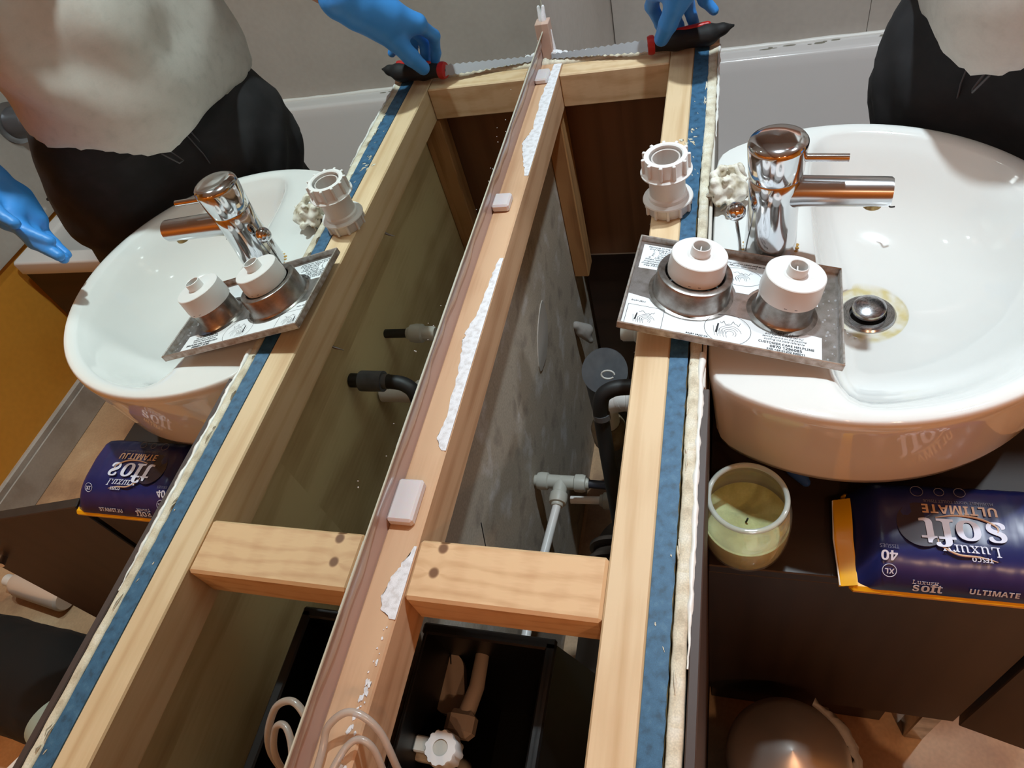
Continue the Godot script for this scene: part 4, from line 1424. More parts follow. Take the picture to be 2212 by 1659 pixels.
		mb.lathe([Vector2(0.0105, y1), Vector2(0.0102, y1 + 0.0105), Vector2(0.0094, y1 + 0.011), Vector2(0.0088, y1 + 0.0105), Vector2(0.0088, y1 - 0.006)], 40, Transform3D(Basis(), at))
		mb.box(at + Vector3(-0.0006, y1 - 0.006, -0.0088), at + Vector3(0.0006, y1 + 0.004, 0.0088))
		mb.box(at + Vector3(-0.0088, y1 - 0.006, -0.0006), at + Vector3(0.0088, y1 + 0.003, 0.0006))
		part("stem_ring", mb, M.plastic, bt)
		for k in 2:
			var a := 1.35 + k * 0.33
			mb = MB.new()
			mb.box(Vector3(-0.0014, -0.0011, -0.0006), Vector3(0.0014, 0.0011, 0.0006))
			var s := part("slot", mb, M.rubber, bt)
			s.transform = Transform3D(Basis(Vector3.UP, PI / 2 - a), at + Vector3(cos(a) * (r0 + 0.0004), y0 + 0.005, sin(a) * (r0 + 0.0004)))
	# clips of tape and water drops
	for q in [[-0.054, 0.0785, 0.006], [0.070, 0.0785, 0.005]]:
		mb = MB.new()
		mb.box(Vector3(q[0], 0.0018, q[1] - 0.006), Vector3(q[0] + q[2], 0.0042, q[1] - 0.001), 0.0006)
		part("clip", mb, rust, t)
	rng.seed = 12
	mb = MB.new()
	for k in 44:
		var p := Vector2(rng.randf_range(0.097, 0.113), rng.randf_range(-0.075, 0.07)) if k < 28 else Vector2(rng.randf_range(0.05, 0.1), rng.randf_range(-0.078, -0.074))
		var s := rng.randf_range(0.0006, 0.0016)
		mb.sphere(Vector3(p.x, 0.0016, p.y), Vector3(s, s * 0.6, s * 1.3), 10, 6)
	var water := mat(Color(0.9, 0.92, 0.95, 0.25), 0.02)
	water.transparency = BaseMaterial3D.TRANSPARENCY_ALPHA
	part("water_drops", mb, water, t).set_meta("kind", "stuff")

func line2(mb: MB, pts: Array, w: float, y: float) -> void:
	for k in pts.size() - 1:
		var a: Vector2 = pts[k]
		var b: Vector2 = pts[k + 1]
		var d := (b - a).normalized()
		var s := Vector2(-d.y, d.x) * w * 0.5
		mb.quad([Vector3(a.x - s.x, y, a.y - s.y), Vector3(b.x - s.x, y, b.y - s.y), Vector3(b.x + s.x, y, b.y + s.y), Vector3(a.x + s.x, y, a.y + s.y)], Vector3.UP)

# a printed line drawing of valve parts inside an oval or a square
func sketch(parent: Node3D, c: Vector2, rx: float, ry: float, m: Material, seed_: int, square := false) -> void:
	var mb := MB.new()
	var y := 0.0021
	var out := []
	if square:
		out = [c + Vector2(-rx, -ry), c + Vector2(rx, -ry), c + Vector2(rx, ry), c + Vector2(-rx, ry), c + Vector2(-rx, -ry)]
	else:
		for s in 49:
			out.append(c + Vector2(cos(TAU * s / 48.0) * rx, sin(TAU * s / 48.0) * ry))
	line2(mb, out, 0.0005, y)
	rng.seed = seed_
	for k in 4:
		var arc := []
		var r := ry * (0.18 + 0.13 * k)
		for s in 25:
			var a := PI * 0.9 + s * 0.17
			arc.append(c + Vector2(rx * 0.12, ry * 0.25) + Vector2(cos(a), sin(a)) * r * 0.9)
		line2(mb, arc.slice(0, 14 + k * 2) if k > 1 else arc, 0.0004, y)
	for k in 5:
		var x := c.x - rx * 0.62 + k * rx * 0.13
		line2(mb, [Vector2(x, c.y - ry * 0.1 + k * ry * 0.06), Vector2(x + rx * 0.1, c.y + ry * 0.55)], 0.0004, y)
	var squig := []
	for k in 12:
		squig.append(c + Vector2(rx * (-0.35 + 0.08 * k), ry * (-0.45 + rng.randf_range(-0.16, 0.16))))
	line2(mb, squig, 0.0005, y)
	mb.quad([Vector3(c.x - rx * 0.45, y, c.y - ry * 0.3), Vector3(c.x - rx * 0.38, y, c.y - ry * 0.3), Vector3(c.x - rx * 0.42, y, c.y + ry * 0.32), Vector3(c.x - rx * 0.52, y, c.y + ry * 0.32)], Vector3.UP)
	part("line_drawing", mb, m, parent)
func wipes() -> void:
	var t := thing("wipes_pack", "navy blue and yellow pack of moist toilet tissues on the dark cabinet", "wipes pack", W(0.55, -0.2248, -0.40))
	var navy := tri_mat(cloud_tex(128, [Color(0.10, 0.125, 0.32), Color(0.11, 0.14, 0.35), Color(0.12, 0.15, 0.37)], 0.02, 55, 4, 0.04), 6.0, 0.28)
	var yel := mat(Color(0.90, 0.66, 0.08), 0.3)
	var gold := mat(Color(0.80, 0.67, 0.56), 0.4)
	var ink := mat(Color(0.80, 0.81, 0.88), 0.4)
	var dim := mat(Color(0.42, 0.43, 0.52), 0.4)
	var prof := [[-0.3430, -0.2140], [-0.3445, -0.2060], [-0.3500, -0.1945], [-0.3580, -0.1850], [-0.3670, -0.1785], [-0.3770, -0.1745], [-0.3880, -0.1728], [-0.4020, -0.1715], [-0.4180, -0.1708], [-0.4330, -0.1710], [-0.4450, -0.1725], [-0.4530, -0.1760], [-0.4590, -0.1830], [-0.4625, -0.1930], [-0.4630, -0.2060], [-0.4620, -0.2150]]
	var nz := noise(30.0, 61, 3)
	var pts := PackedVector3Array()
	var n := 60
	for k in n:
		var f := k / (n - 1.0)
		var x := lerpf(0.4520, 0.6640, f)
		var e := minf(f, 1.0 - f) * 0.204
		var h := pow(smoothstep(-0.004, 0.030, e), 0.7)
		for q in prof:
			var y: float = lerpf(-0.2160, q[1], maxf(h, 0.06))
			var zc := -0.4030
			var z: float = zc + (q[0] - zc) * lerpf(0.93, 1.0, smoothstep(0.0, 0.02, e))
			y += nz.get_noise_2d(x * 1.3, z * 2.0) * 0.0016 * h
			pts.append(W(x, y, z))
	var mb := MB.new()
	mb.grid(pts, prof.size(), false, W(0.55, -0.24, -0.40))
	part("wrapper", mb, navy, t, false)
	mb = MB.new()
	mb.box(W(0.4480, -0.2246, -0.4620), W(0.6650, -0.2125, -0.3405), 0.004)
	part("base_wrapper", mb, yel, t, false)
	# crimped end seal
	pts = PackedVector3Array()
	for k in 9:
		for s in 24:
			var f := s / 23.0
			pts.append(W(lerpf(0.4560, 0.4375, k / 8.0) + 0.0015 * sin(f * 3.0) - 0.006 * (0.5 - absf(f - 0.5)), -0.2055 + 0.004 * sin(f * 5.0) - 0.008 * (k / 8.0) + 0.0006 * (k % 2), lerpf(-0.4500, -0.3440, f)))
	mb = MB.new()
	mb.grid(pts, 24, false, W(0.45, -0.4, -0.4))
	var pts2 := PackedVector3Array()
	for p in pts: pts2.append(p - Vector3(0, 0.0012, 0))
	mb.grid(pts2, 24, false, W(0.45, 0.4, -0.4))
	part("end_seal", mb, yel, t, false)
	mb = MB.new()
	mb.tube([W(0.4378, -0.2130, -0.4490), W(0.4350, -0.2100, -0.3980), W(0.4385, -0.2145, -0.3440)], 0.0009, 6)
	part("seal_edge", mb, M.white, t, false)
	# resealable flap
	var poly := PackedVector2Array()
	for s in 32:
		var a := TAU * s / 32.0
		poly.append(Vector2(0.517 + cos(a) * 0.026 * (1.0 if cos(a) > 0 else 0.9), -0.404 + sin(a) * 0.026))
	mb = MB.new()
	mb.prism(poly, H - 0.1722, H - 0.1706)
	part("flap", mb, mat(Color(0.15, 0.12, 0.19), 0.22), t, false)
	var o := Node3D.new()
	o.name = "printing"
	t.add_child(o)
	o.position = -t.position
	var R := Vector3(-1, 0, 0)
	var U := Vector3(0, 0.03, 1)
	text(o, "ULTIMATE", 0.0150, W(0.5560, -0.1700, -0.4235), R, U, gold, "print", "Droid Sans", true)
	text(o, "FLUSHABLE MOIST TOILET TISSUE", 0.0044, W(0.5560, -0.1700, -0.4330), R, U, dim, "print")
	text(o, "soft", 0.0430, W(0.5555, -0.1698, -0.3970), R, U, ink, "print", "Droid Serif", true)
	text(o, "Luxury", 0.0150, W(0.5610, -0.1712, -0.3780), R, U, ink, "print", "Droid Serif")
	text(o, "TESCO", 0.0065, W(0.5700, -0.1745, -0.3695), R, Vector3(0, -0.35, 1), ink, "print", "Droid Sans", true)
	var S := Vector3(0, -0.60, 0.80)
	text(o, "40", 0.0150, W(0.4840, -0.1765, -0.3675), R, S, ink, "print", "Droid Sans", true)
	text(o, "TISSUES", 0.0052, W(0.4840, -0.1728, -0.3765), R, Vector3(0, -0.3, 1), dim, "print")
	text(o, "XL", 0.0080, W(0.4840, -0.1870, -0.3540), R, Vector3(0, -0.75, 0.66), ink, "print", "Droid Sans", true)
	text(o, "XL", 0.0080, W(0.6230, -0.1775, -0.3680), R, S, ink, "print", "Droid Sans", true)
	var F := Vector3(0, 1, -0.42)
	text(o, "ULTIMATE", 0.0095, W(0.5830, -0.2010, -0.3452), Vector3(1, 0, 0), F, ink, "print", "Droid Sans", true)
	text(o, "soft", 0.0150, W(0.5220, -0.2025, -0.3448), Vector3(1, 0, 0), F, ink, "print", "Droid Serif", true)
	text(o, "Luxury", 0.0070, W(0.5190, -0.1960, -0.3480), Vector3(1, 0, 0), F, ink, "print", "Droid Serif")
	for q in [[W(0.4840, -0.1868, -0.3545), 0.0068, S], [W(0.6230, -0.1772, -0.3685), 0.0068, S], [W(0.5780, -0.1703, -0.4465), 0.0, S], [W(0.5600, -0.1705, -0.4455), 0.0055, U], [W(0.5400, -0.1706, -0.4450), 0.0048, U], [W(0.5180, -0.1707, -0.4445), 0.0062, U]]:
		if q[1] == 0.0:
			continue
		var ring := []
		for s in 25:
			var a := TAU * s / 24.0
			ring.append(q[0] + R * cos(a) * q[1] + q[2].normalized() * sin(a) * q[1])
		mb = MB.new()
		mb.tube(ring, 0.0004, 6)
		part("ring_print", mb, ink if q[1] > 0.0065 else dim, o, true)
	var sw := [[W(0.5320, -0.1703, -0.4130), W(0.5500, -0.1700, -0.4165), W(0.5720, -0.1700, -0.4150), W(0.5880, -0.1702, -0.4060), W(0.5860, -0.1704, -0.3960)],
		[W(0.5840, -0.1760, -0.3690), W(0.5680, -0.1742, -0.3720), W(0.5480, -0.1728, -0.3725), W(0.5330, -0.1712, -0.3810), W(0.5310, -0.1706, -0.3880)]]
	for q in sw:
		mb = MB.new()
		var sp := spline(q, 6)
		var rad := []
		for k in sp.size(): rad.append(0.0013 * (0.35 + 0.65 * sin(PI * k / (sp.size() - 1.0))))
		mb.tube(sp, rad, 6)
		part("swoosh", mb, gold, o, true)
func fitter() -> void:
	var t := thing("person", "person in white T-shirt, black trousers and blue gloves leaning over the basin with a saw", "person", Vector3(0.78, 0, -0.98))
	var skin := mat(Color(0.78, 0.56, 0.45), 0.55)
	skin.subsurf_scatter_enabled = true
	skin.subsurf_scatter_strength = 0.15
	var shR := Vector3(0.70, 1.46, -1.195)
	var shL := Vector3(0.71, 1.46, -0.825)
	var elR := Vector3(0.535, 1.255, -1.165)
	var wrR := W(0.285, 0.205, -1.065)
	var elL := Vector3(0.93, 1.25, -0.77)
	var wrL := W(0.805, 0.135, -0.722)
	# body: head, neck, trunk, arms, legs in one skin
	var hd := Vector3(0.62, 1.715, -1.005)
	var bones := [
		[Vector3(0.68, 1.50, -1.01), Vector3(0.65, 1.63, -1.007), 0.058, 0.054],
		[hd + Vector3(0.012, 0.03, 0), hd + Vector3(-0.01, 0.02, 0), 0.088, 0.085],
		[hd + Vector3(-0.03, -0.03, 0), hd + Vector3(-0.045, -0.075, 0), 0.066, 0.042],
		[hd + Vector3(-0.095, -0.005, 0), hd + Vector3(-0.112, -0.030, 0), 0.009, 0.014, 0.012],
		[hd + Vector3(0.005, -0.01, 0.080), hd + Vector3(0.008, -0.035, 0.084), 0.013, 0.008, 0.006],
		[hd + Vector3(0.005, -0.01, -0.080), hd + Vector3(0.008, -0.035, -0.084), 0.013, 0.008, 0.006],
		[hd + Vector3(-0.088, -0.065, 0.018), hd + Vector3(-0.088, -0.065, -0.018), 0.008, 0.008, 0.006],
		[Vector3(0.69, 1.42, -1.01), Vector3(0.74, 1.05, -1.02), 0.105, 0.10],
		[shR, Vector3(0.69, 1.46, -1.01), 0.055, 0.07],
		[shL, Vector3(0.69, 1.46, -1.01), 0.055, 0.07],
		[shR, elR, 0.050, 0.042], [elR, wrR, 0.043, 0.030],
		[shL, elL, 0.050, 0.042], [elL, wrL, 0.043, 0.030],
		[Vector3(0.79, 0.95, -0.93), Vector3(0.825, 0.50, -0.90), 0.08, 0.055],
		[Vector3(0.67, 0.95, -1.07), Vector3(0.665, 0.50, -1.075), 0.08, 0.055],
		[Vector3(0.825, 0.50, -0.90), Vector3(0.86, 0.10, -0.88), 0.055, 0.04],
		[Vector3(0.665, 0.50, -1.075), Vector3(0.73, 0.10, -1.07), 0.055, 0.04],
		[Vector3(0.73, 1.05, -1.02), Vector3(0.77, 0.93, -1.02), 0.09, 0.09]]
	part("body", sdf(bones, 0.035, 0.0135), skin, t, false)
	# eyes and hair
	for s in [-1.0, 1.0]:
		var mb := MB.new()
		mb.sphere(hd + Vector3(-0.080, 0.004, 0.031 * s), Vector3.ONE * 0.0125, 16, 10)
		part("eye", mb, mat(Color(0.85, 0.84, 0.82), 0.2), t, false)
	var hair := sdf([[hd + Vector3(0.03, 0.045, 0.02), hd + Vector3(0.03, 0.045, -0.02), 0.086, 0.086], [hd + Vector3(0.05, 0.0, 0.015), hd + Vector3(0.05, 0.0, -0.015), 0.075, 0.075], [hd + Vector3(-0.03, 0.085, 0.03), hd + Vector3(-0.03, 0.085, -0.03), 0.04, 0.04]], 0.03, 0.008)
	part("hair", hair, mat(Color(0.13, 0.10, 0.08), 0.8), t, false)
	# T-shirt
	var shirt := [
		[Vector3(0.690, 1.090, -0.945), Vector3(0.690, 1.075, -1.085), 0.148, 0.150],
		[Vector3(0.695, 1.20, -0.945), Vector3(0.695, 1.19, -1.085), 0.142, 0.145],
		[Vector3(0.700, 1.36, -0.940), Vector3(0.700, 1.36, -1.080), 0.132, 0.132],
		[shL + Vector3(-0.005, 0, -0.01), shR + Vector3(-0.005, 0, 0.01), 0.078, 0.078],
		[Vector3(0.69, 1.49, -1.01), Vector3(0.68, 1.54, -1.01), 0.085, 0.072],
		[shL, shL.lerp(elL, 0.62), 0.078, 0.074], [shR, shR.lerp(elR, 0.70), 0.078, 0.070],
		[Vector3(0.700, 1.03, -0.950), Vector3(0.700, 0.98, -1.100), 0.132, 0.138]]
	var fn := noise(3.2, 201, 2)
	var fn2 := noise(1.6, 202, 2)
	var shirt_post := func(p: Vector3, g: float) -> float:
		# hanging folds gathered from the chest, and the hem cut
		var q := p.z * 40.0 + (p.y - 1.05) * 16.0 + fn2.get_noise_3dv(p) * 9.0
		var amp := 0.013 * smoothstep(1.06, 1.20, p.y)
		var d := g + amp * sin(q) + 0.006 * fn.get_noise_3dv(p * 2.0)
		var hem := (1.006 + 0.14 * (p.z + 1.0) + 0.22 * maxf(p.x - 0.60, 0.0) + 0.004 * sin(p.z * 30.0 + p.x * 20.0) - 0.026 * exp(-pow((p.z + 0.86) / 0.10, 2.0)) * smoothstep(0.68, 0.58, p.x)) - p.y
		return maxf(d, hem)
	var cloth := tri_mat(cloud_tex(256, [Color(0.77, 0.75, 0.72), Color(0.80, 0.78, 0.75), Color(0.81, 0.79, 0.76), Color(0.82, 0.80, 0.77)], 0.03, 203, 4, 0.02), 5.0, 0.9)
	part("t_shirt", sdf(shirt, 0.06, 0.0115, shirt_post), cloth, t, false)
	# trousers
	var tr := [
		[Vector3(0.755, 1.00, -0.935), Vector3(0.680, 0.98, -1.075), 0.125, 0.128],
		[Vector3(0.790, 0.90, -0.925), Vector3(0.655, 0.88, -1.085), 0.125, 0.125],
		[Vector3(0.800, 0.88, -0.920), Vector3(0.825, 0.50, -0.900), 0.112, 0.085],
		[Vector3(0.645, 0.88, -1.080), Vector3(0.660, 0.52, -1.075), 0.124, 0.082],
		[Vector3(0.825, 0.50, -0.900), Vector3(0.860, 0.08, -0.880), 0.082, 0.072],
		[Vector3(0.660, 0.52, -1.075), Vector3(0.730, 0.08, -1.070), 0.080, 0.070]]
	var tr_post := func(p: Vector3, g: float) -> float:
		var d := g + 0.008 * sin(p.y * 60.0 + p.z * 40.0 + fn2.get_noise_3dv(p) * 8.0) * smoothstep(0.98, 0.8, p.y) + 0.008 * fn.get_noise_3dv(p * 2.2)
		return maxf(d, maxf(p.y - 1.07, 0.035 - p.y))
	var tmat := tri_mat(cloud_tex(128, [Color(0.10, 0.097, 0.105), Color(0.13, 0.125, 0.135), Color(0.17, 0.163, 0.17)], 0.03, 205, 4, 0.1), 5.0, 0.85)
	var trs := part("trousers", sdf(tr, 0.05, 0.0125, tr_post), tmat, t, false)
	# pocket flap, stitching and belt loops
	var grey := mat(Color(0.32, 0.31, 0.32), 0.8)
	var mb := MB.new()
	mb.tube([W(0.600, 0.075, -0.865), W(0.592, 0.045, -0.880), W(0.596, 0.040, -0.895), W(0.602, 0.070, -0.885)], 0.0014, 6)
	part("loop", mb, grey, trs, false)
	mb = MB.new()
	mb.tube([W(0.598, 0.075, -0.935), W(0.596, 0.02, -0.945), W(0.602, -0.05, -0.955)], 0.0012, 6)
	mb.tube([W(0.598, 0.075, -0.948), W(0.596, 0.02, -0.958), W(0.602, -0.05, -0.968)], 0.0012, 6)
	part("fly_stitching", mb, grey, trs, false)
	# shoes
	for f in [Vector3(0.0, 0, -0.88), Vector3(-0.13, 0, -1.07)]:
		var shoe := sdf([[f + Vector3(0.88, 0.045, 0), f + Vector3(0.80, 0.040, 0), 0.042, 0.042], [f + Vector3(0.80, 0.040, 0), f + Vector3(0.72, 0.032, 0), 0.042, 0.032], [f + Vector3(0.865, 0.09, 0), f + Vector3(0.865, 0.06, 0), 0.05, 0.045]], 0.03, 0.008, func(p, g): return maxf(g, 0.002 - p.y))
		part("shoe", shoe, M.rubber, t, false)
	# gloves
	var blue := mat(Color(0.25, 0.58, 0.90), 0.45)
	var gR := [
		[wrR + Vector3(-0.004, -0.008, -0.002), wrR + Vector3(-0.012, -0.02, -0.01), 0.037, 0.034],
		[wrR + Vector3(-0.012, -0.02, -0.01), W(0.238, 0.140, -1.105), 0.034, 0.032],
		[W(0.262, 0.165, -1.075), W(0.232, 0.115, -1.120), 0.030, 0.028],
		[W(0.240, 0.140, -1.105), W(0.198, 0.112, -1.130), 0.028, 0.017],
		[W(0.245, 0.140, -1.110), W(0.222, 0.105, -1.150), 0.027, 0.016],
		[W(0.255, 0.135, -1.110), W(0.247, 0.100, -1.158), 0.026, 0.015],
		# index: down past the collar
		[W(0.198, 0.112, -1.130), W(0.188, 0.075, -1.160), 0.0125, 0.0108, 0.006],
		[W(0.188, 0.075, -1.160), W(0.199, 0.040, -1.171), 0.0105, 0.0092, 0.005],
		[W(0.199, 0.040, -1.171), W(0.207, 0.018, -1.166), 0.0092, 0.0080, 0.005],
		# middle
		[W(0.222, 0.105, -1.150), W(0.217, 0.062, -1.181), 0.0125, 0.0108, 0.006],
		[W(0.217, 0.062, -1.181), W(0.226, 0.028, -1.182), 0.0105, 0.0092, 0.005],
		[W(0.226, 0.028, -1.182), W(0.232, 0.010, -1.172), 0.0092, 0.0080, 0.005],
		# ring
		[W(0.240, 0.102, -1.155), W(0.242, 0.060, -1.185), 0.0120, 0.0104, 0.006],
		[W(0.242, 0.060, -1.185), W(0.251, 0.028, -1.184), 0.0102, 0.0090, 0.005],
		# little: held off the handle
		[W(0.256, 0.104, -1.150), W(0.268, 0.068, -1.172), 0.0110, 0.0094, 0.006],
		[W(0.268, 0.068, -1.172), W(0.283, 0.050, -1.172), 0.0092, 0.0080, 0.005],
		# thumb on the near side
		[W(0.258, 0.152, -1.088), W(0.232, 0.104, -1.098), 0.024, 0.0175],
		[W(0.232, 0.104, -1.098), W(0.217, 0.070, -1.104), 0.0170, 0.0145, 0.006],
		[W(0.217, 0.070, -1.104), W(0.205, 0.044, -1.1125), 0.0142, 0.0118, 0.005]]
	part("glove", sdf(gR, 0.012, 0.0032), blue, t, false)
	var palmL := W(0.748, 0.112, -0.690)
	var gL := [
		[wrL + (elL - wrL).normalized() * 0.035, wrL, 0.036, 0.031],
		[wrL, palmL, 0.031, 0.029],
		[W(0.775, 0.130, -0.690), W(0.735, 0.112, -0.665), 0.026, 0.022],
		[W(0.775, 0.105, -0.720), W(0.735, 0.085, -0.690), 0.026, 0.021],
		# index
		[W(0.735, 0.114, -0.664), W(0.705, 0.098, -0.647), 0.0125, 0.0110, 0.006],
		[W(0.705, 0.098, -0.647), W(0.672, 0.078, -0.645), 0.0106, 0.0085, 0.005],
		# middle
		[W(0.732, 0.102, -0.664), W(0.700, 0.080, -0.643), 0.0130, 0.0112, 0.006],
		[W(0.700, 0.080, -0.643), W(0.661, 0.060, -0.632), 0.0108, 0.0085, 0.005],
		# ring
		[W(0.733, 0.088, -0.674), W(0.703, 0.063, -0.655), 0.0122, 0.0106, 0.006],
		[W(0.703, 0.063, -0.655), W(0.672, 0.046, -0.642), 0.0102, 0.0082, 0.005],
		# little
		[W(0.738, 0.075, -0.690), W(0.714, 0.050, -0.674), 0.0110, 0.0095, 0.006],
		[W(0.714, 0.050, -0.674), W(0.690, 0.037, -0.662), 0.0092, 0.0078, 0.005],
		# thumb
		[W(0.772, 0.140, -0.690), W(0.742, 0.146, -0.660), 0.020, 0.0140],
		[W(0.742, 0.146, -0.660), W(0.712, 0.136, -0.640), 0.0130, 0.0105, 0.006],
		[W(0.712, 0.136, -0.640), W(0.690, 0.122, -0.634), 0.0105, 0.0088, 0.005]]
	part("glove", sdf(gL, 0.012, 0.0034), blue, t, false)
func rrect(lo: Vector2, hi: Vector2, r: float, per := 12) -> PackedVector2Array:
	var out := PackedVector2Array()
	var cs := [Vector2(hi.x - r, hi.y - r), Vector2(lo.x + r, hi.y - r), Vector2(lo.x + r, lo.y + r), Vector2(hi.x - r, lo.y + r)]
	for k in 4:
		for s in per:
			var a := PI / 2 * (k + s / (per - 1.0))
			out.append(cs[k] + Vector2(cos(a), sin(a)) * r)
	return out

func far_things() -> void:
	# bath
	var t := thing("bath", "white bath along the far tiled wall with a dark brown panel", "bath", Vector3(0.85, 0, -1.55))
	var lo := Vector2(0.001, -1.9295)
	var hi := Vector2(1.689, -1.166)
	var pts := PackedVector3Array()
	for q in [[0.004, 0.47, 0.012], [0.0, 0.475, 0.012], [0.0, 0.508, 0.012], [0.003, 0.5135, 0.012], [0.008, 0.515, 0.015], [0.045, 0.515, 0.06], [0.053, 0.513, 0.08], [0.058, 0.506, 0.10], [0.064, 0.48, 0.10], [0.085, 0.30, 0.11], [0.10, 0.17, 0.12], [0.13, 0.13, 0.13], [0.20, 0.11, 0.15], [0.33, 0.105, 0.05]]:
		var e: Vector2 = Vector2.ONE * q[0]
		for p in rrect(lo + e, hi - e, q[2]):
			pts.append(Vector3(p.x, q[1], p.y))
	var mb := MB.new()
	mb.grid(pts, 48, true, null)
	if mb.n[5 * 48].y < 0.0:
		for k in mb.n.size(): mb.n[k] = -mb.n[k]
		for k in range(0, mb.idx.size(), 3):
			var q := mb.idx[k + 1]
			mb.idx[k + 1] = mb.idx[k + 2]
			mb.idx[k + 2] = q
	part("tub", mb, M.acrylic, t, false)
	mb = MB.new()
	mb.box(Vector3(0.0005, 0.002, -1.196), Vector3(1.688, 0.474, -1.178), 0.001, 0, 0.6, 2.0)
	part("panel", mb, mat(Color.WHITE, 0.5, 0.0, wood_tex(512, 128, Color(0.24, 0.16, 0.125), Color(0.15, 0.10, 0.08), 301, [], 0.25)), t, false)
	# sealant along the tiles, mouldy in places
	var path := []
	var rad := []
	var nz := noise(7.0, 303, 3)
	for s in 90:
		var x := lerpf(0.003, 1.695, s / 89.0)
		path.append(Vector3(x, 0.5155, -1.9275))
		rad.append(0.0065 + 0.002 * nz.get_noise_1d(x))
	mb = MB.new()
	mb.tube(path, rad, 10)
	part("sealant", mb, M.sealant, t, false)
	rng.seed = 304
	for k in 16:
		var x := rng.randf_range(0.32, 0.75)
		mb = MB.new()
		mb.sphere(Vector3(x, 0.5152, -1.913 + rng.randf_range(-0.006, 0.004)), Vector3(rng.randf_range(0.006, 0.018), 0.0006, rng.randf_range(0.002, 0.004)), 10, 5)
		part("mould_spot", mb, mat(Color(0.50, 0.48, 0.43), 0.9), t, false)
	mb = MB.new()
	mb.lathe([Vector2(0.0, 0.006), Vector2(0.028, 0.005), Vector2(0.032, 0.0), Vector2(0.032, -0.004)], 32, Transform3D(Basis(Vector3(0, -1, 0), Vector3(-1, 0, 0), Vector3(0, 0, -1)), Vector3(1.614, 0.40, -1.46)))
	part("overflow", mb, mat(Color(0.55, 0.50, 0.42), 0.35, 0.8), t, false)
	# bath tap on the end rim
	t = thing("bath_tap", "small chrome bath tap with a black lever on the bath's end rim", "bath tap", Vector3(1.652, 0.516, -1.43))
	mb = MB.new()
	mb.lathe([Vector2(0.0, 0.0), Vector2(0.026, 0.0), Vector2(0.026, 0.006), Vector2(0.020, 0.010), Vector2(0.020, 0.055), Vector2(0.016, 0.062), Vector2(0.0, 0.064)], 28)
	mb.tube([Vector3(-0.01, 0.04, 0), Vector3(-0.075, 0.045, 0), Vector3(-0.09, 0.03, 0)], 0.012, 14)
	part("body", mb, M.chrome, t)
	mb = MB.new()
	mb.tube([Vector3(0, 0.062, 0), Vector3(-0.03, 0.075, 0.07)], 0.005, 10)
	part("lever", mb, M.rubber, t)
	# shower valve on the end wall
	t = thing("shower_valve", "round grey shower valve knob on the tiles above the bath end", "shower valve", Vector3(1.70, H - 0.157, -1.50))
	mb = MB.new()
	var bn := Basis(Vector3(0, 1, 0), Vector3(-1, 0, 0), Vector3(0, 0, 1))
	mb.lathe([Vector2(0.0, 0.001), Vector2(0.058, 0.001), Vector2(0.058, 0.006), Vector2(0.045, 0.012), Vector2(0.0, 0.012)], 40, Transform3D(bn, Vector3.ZERO))
	part("wall_flange", mb, M.steel, t)
	mb = MB.new()
	mb.lathe([Vector2(0.0, 0.075), Vector2(0.036, 0.075), Vector2(0.042, 0.070), Vector2(0.045, 0.012), Vector2(0.0, 0.012)], 40, Transform3D(bn, Vector3.ZERO))
	part("knob", mb, mat(Color(0.42, 0.42, 0.44), 0.35, 0.6), t)
	# toilet
	t = thing("toilet", "white back to wall toilet with closed lid beside the boxing", "toilet", Vector3(0.55, 0, 0.06))
	pts = PackedVector3Array()
	for q in [[0.0, 0.40, 0.110, 0.52], [0.02, 0.40, 0.112, 0.52], [0.10, 0.40, 0.110, 0.52], [0.22, 0.44, 0.125, 0.56], [0.33, 0.50, 0.165, 0.58], [0.385, 0.53, 0.180, 0.585], [0.40, 0.53, 0.180, 0.585], [0.401, 0.2, 0.1, 0.55]]:
		for s in 48:
			var a := TAU * s / 48.0
			var x: float = 0.2985 + q[1] * 0.5 + cos(a) * q[1] * 0.5
			if cos(a) < 0.0:
				x = maxf(0.2985, 0.2985 + q[1] * 0.5 + cos(a) * q[1] * 0.9)
			pts.append(Vector3(x, q[0], 0.06 + sin(a) * q[2]))
	mb = MB.new()
	mb.grid(pts, 48, true, Vector3(0.55, 0.2, 0.06))
	part("pan", mb, M.ceramic, t, false)
	var lid := PackedVector2Array()
	for s in 40:
		var a := TAU * s / 40.0
		lid.append(Vector2(0.575 + cos(a) * 0.250 * (1.0 if cos(a) > 0 else 0.92), 0.06 + sin(a) * 0.182 * (1.0 if cos(a) > 0 else 1.0)))
	mb = MB.new()
	mb.prism(lid, 0.402, 0.416)
	part("seat", mb, M.plastic, t, false)
	mb = MB.new()
	mb.prism(lid, 0.4175, 0.432)
	part("lid", mb, M.plastic, t, false)
	# rolls on the lid
	t = thing("toilet_roll", "greenish grey tissue roll lying on the closed toilet lid", "tissue roll", Vector3(0.660, 0.4845, -0.060), "rolls on the toilet lid")
	var along := Basis(Vector3(0, -1, 0), Vector3(1, 0, 0), Vector3(0, 0, 1))
	mb = MB.new()
	mb.lathe([Vector2(0.02, -0.05), Vector2(0.05, -0.05), Vector2(0.052, -0.048), Vector2(0.052, 0.048), Vector2(0.05, 0.05), Vector2(0.02, 0.05), Vector2(0.02, -0.05)], 40, Transform3D(along.rotated(Vector3.UP, 0.5), Vector3.ZERO))
	part("paper", mb, mat(Color(0.55, 0.60, 0.56), 0.9), t)
	t = thing("toilet_roll", "white ribbed tissue roll standing on the closed toilet lid", "tissue roll", Vector3(0.600, 0.4325, 0.045), "rolls on the toilet lid")
	mb = MB.new()
	var prof := [Vector2(0.02, 0.0)]
	for k in 14:
		prof.append(Vector2(0.052, k * 0.008 + 0.0005))
		prof.append(Vector2(0.0535, k * 0.008 + 0.004))
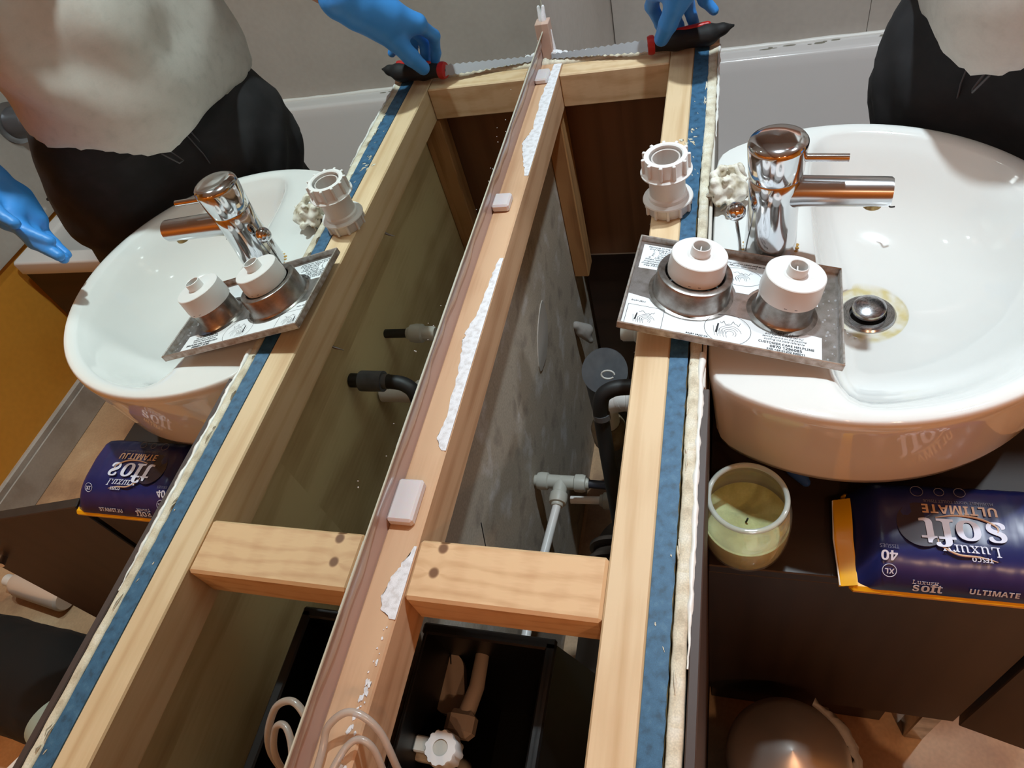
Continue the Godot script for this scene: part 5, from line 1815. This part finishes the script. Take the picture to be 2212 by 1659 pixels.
	prof.append(Vector2(0.052, 0.113))
	prof.append(Vector2(0.02, 0.114))
	prof.append(Vector2(0.02, 0.0))
	mb.lathe(prof, 40)
	part("paper", mb, M.white, t)
	# bag on the floor
	var bones := [[Vector3(1.095, 0.115, -0.165), Vector3(1.48, 0.115, -0.185), 0.112, 0.112], [Vector3(1.10, 0.16, -0.185), Vector3(1.46, 0.165, -0.20), 0.085, 0.09]]
	t = thing("black_bag", "black fabric holdall on the floor between toilet and ochre wall", "bag", Vector3(1.28, 0.0, -0.17))
	part("body", sdf(bones, 0.06, 0.014, func(p, g): return maxf(g + 0.006 * nz.get_noise_3dv(p * 1.5), 0.003 - p.y)), mat(Color(0.035, 0.035, 0.04), 0.9), t, false)
	mb = MB.new()
	mb.tube(spline([Vector3(1.20, 0.235, -0.17), Vector3(1.23, 0.275, -0.15), Vector3(1.32, 0.28, -0.15), Vector3(1.38, 0.235, -0.18)], 6), 0.010, 10)
	part("handle", mb, M.rubber, t, false)
	# bottle lying on the floor
	t = thing("white_bottle", "white plastic bottle lying on the beige floor by the open door", "bottle", Vector3(1.45, 0.034, -0.40))
	mb = MB.new()
	var bb := Basis(Vector3(0, -1, 0), Vector3(1, 0, 0), Vector3(0, 0, 1)).rotated(Vector3.UP, 0.12)
	mb.lathe([Vector2(0.0, -0.115), Vector2(0.028, -0.115), Vector2(0.0335, -0.108), Vector2(0.0335, 0.06), Vector2(0.028, 0.078), Vector2(0.014, 0.088), Vector2(0.014, 0.095)], 32, Transform3D(bb, Vector3.ZERO))
	part("body", mb, mat(Color(0.84, 0.76, 0.70), 0.4), t)
	mb = MB.new()
	mb.lathe([Vector2(0.0165, 0.092), Vector2(0.0165, 0.118), Vector2(0.010, 0.119), Vector2(0.009, 0.108), Vector2(0.0, 0.108)], 28, Transform3D(bb, Vector3.ZERO))
	part("cap", mb, M.plastic, t)
	# twig-like scraps and a dropped stick on the far floor
	mb = MB.new()
	mb.tube(spline([Vector3(1.22, 0.004, -0.93), Vector3(1.235, 0.006, -0.90), Vector3(1.225, 0.004, -0.86), Vector3(1.245, 0.005, -0.83)], 4), 0.0028, 6)
	solid("floor_scrap", mb, mat(Color(0.40, 0.32, 0.22), 0.9), "thin brown curl of debris on the beige floor under the basin", "debris")
	mb = MB.new()
	mb.tube([Vector3(1.30, 0.004, -0.72), Vector3(1.42, 0.005, -0.65)], 0.0035, 8)
	solid("floor_stick", mb, mat(Color(0.78, 0.66, 0.52), 0.8), "pale thin wooden stick lying on the beige floor", "stick")
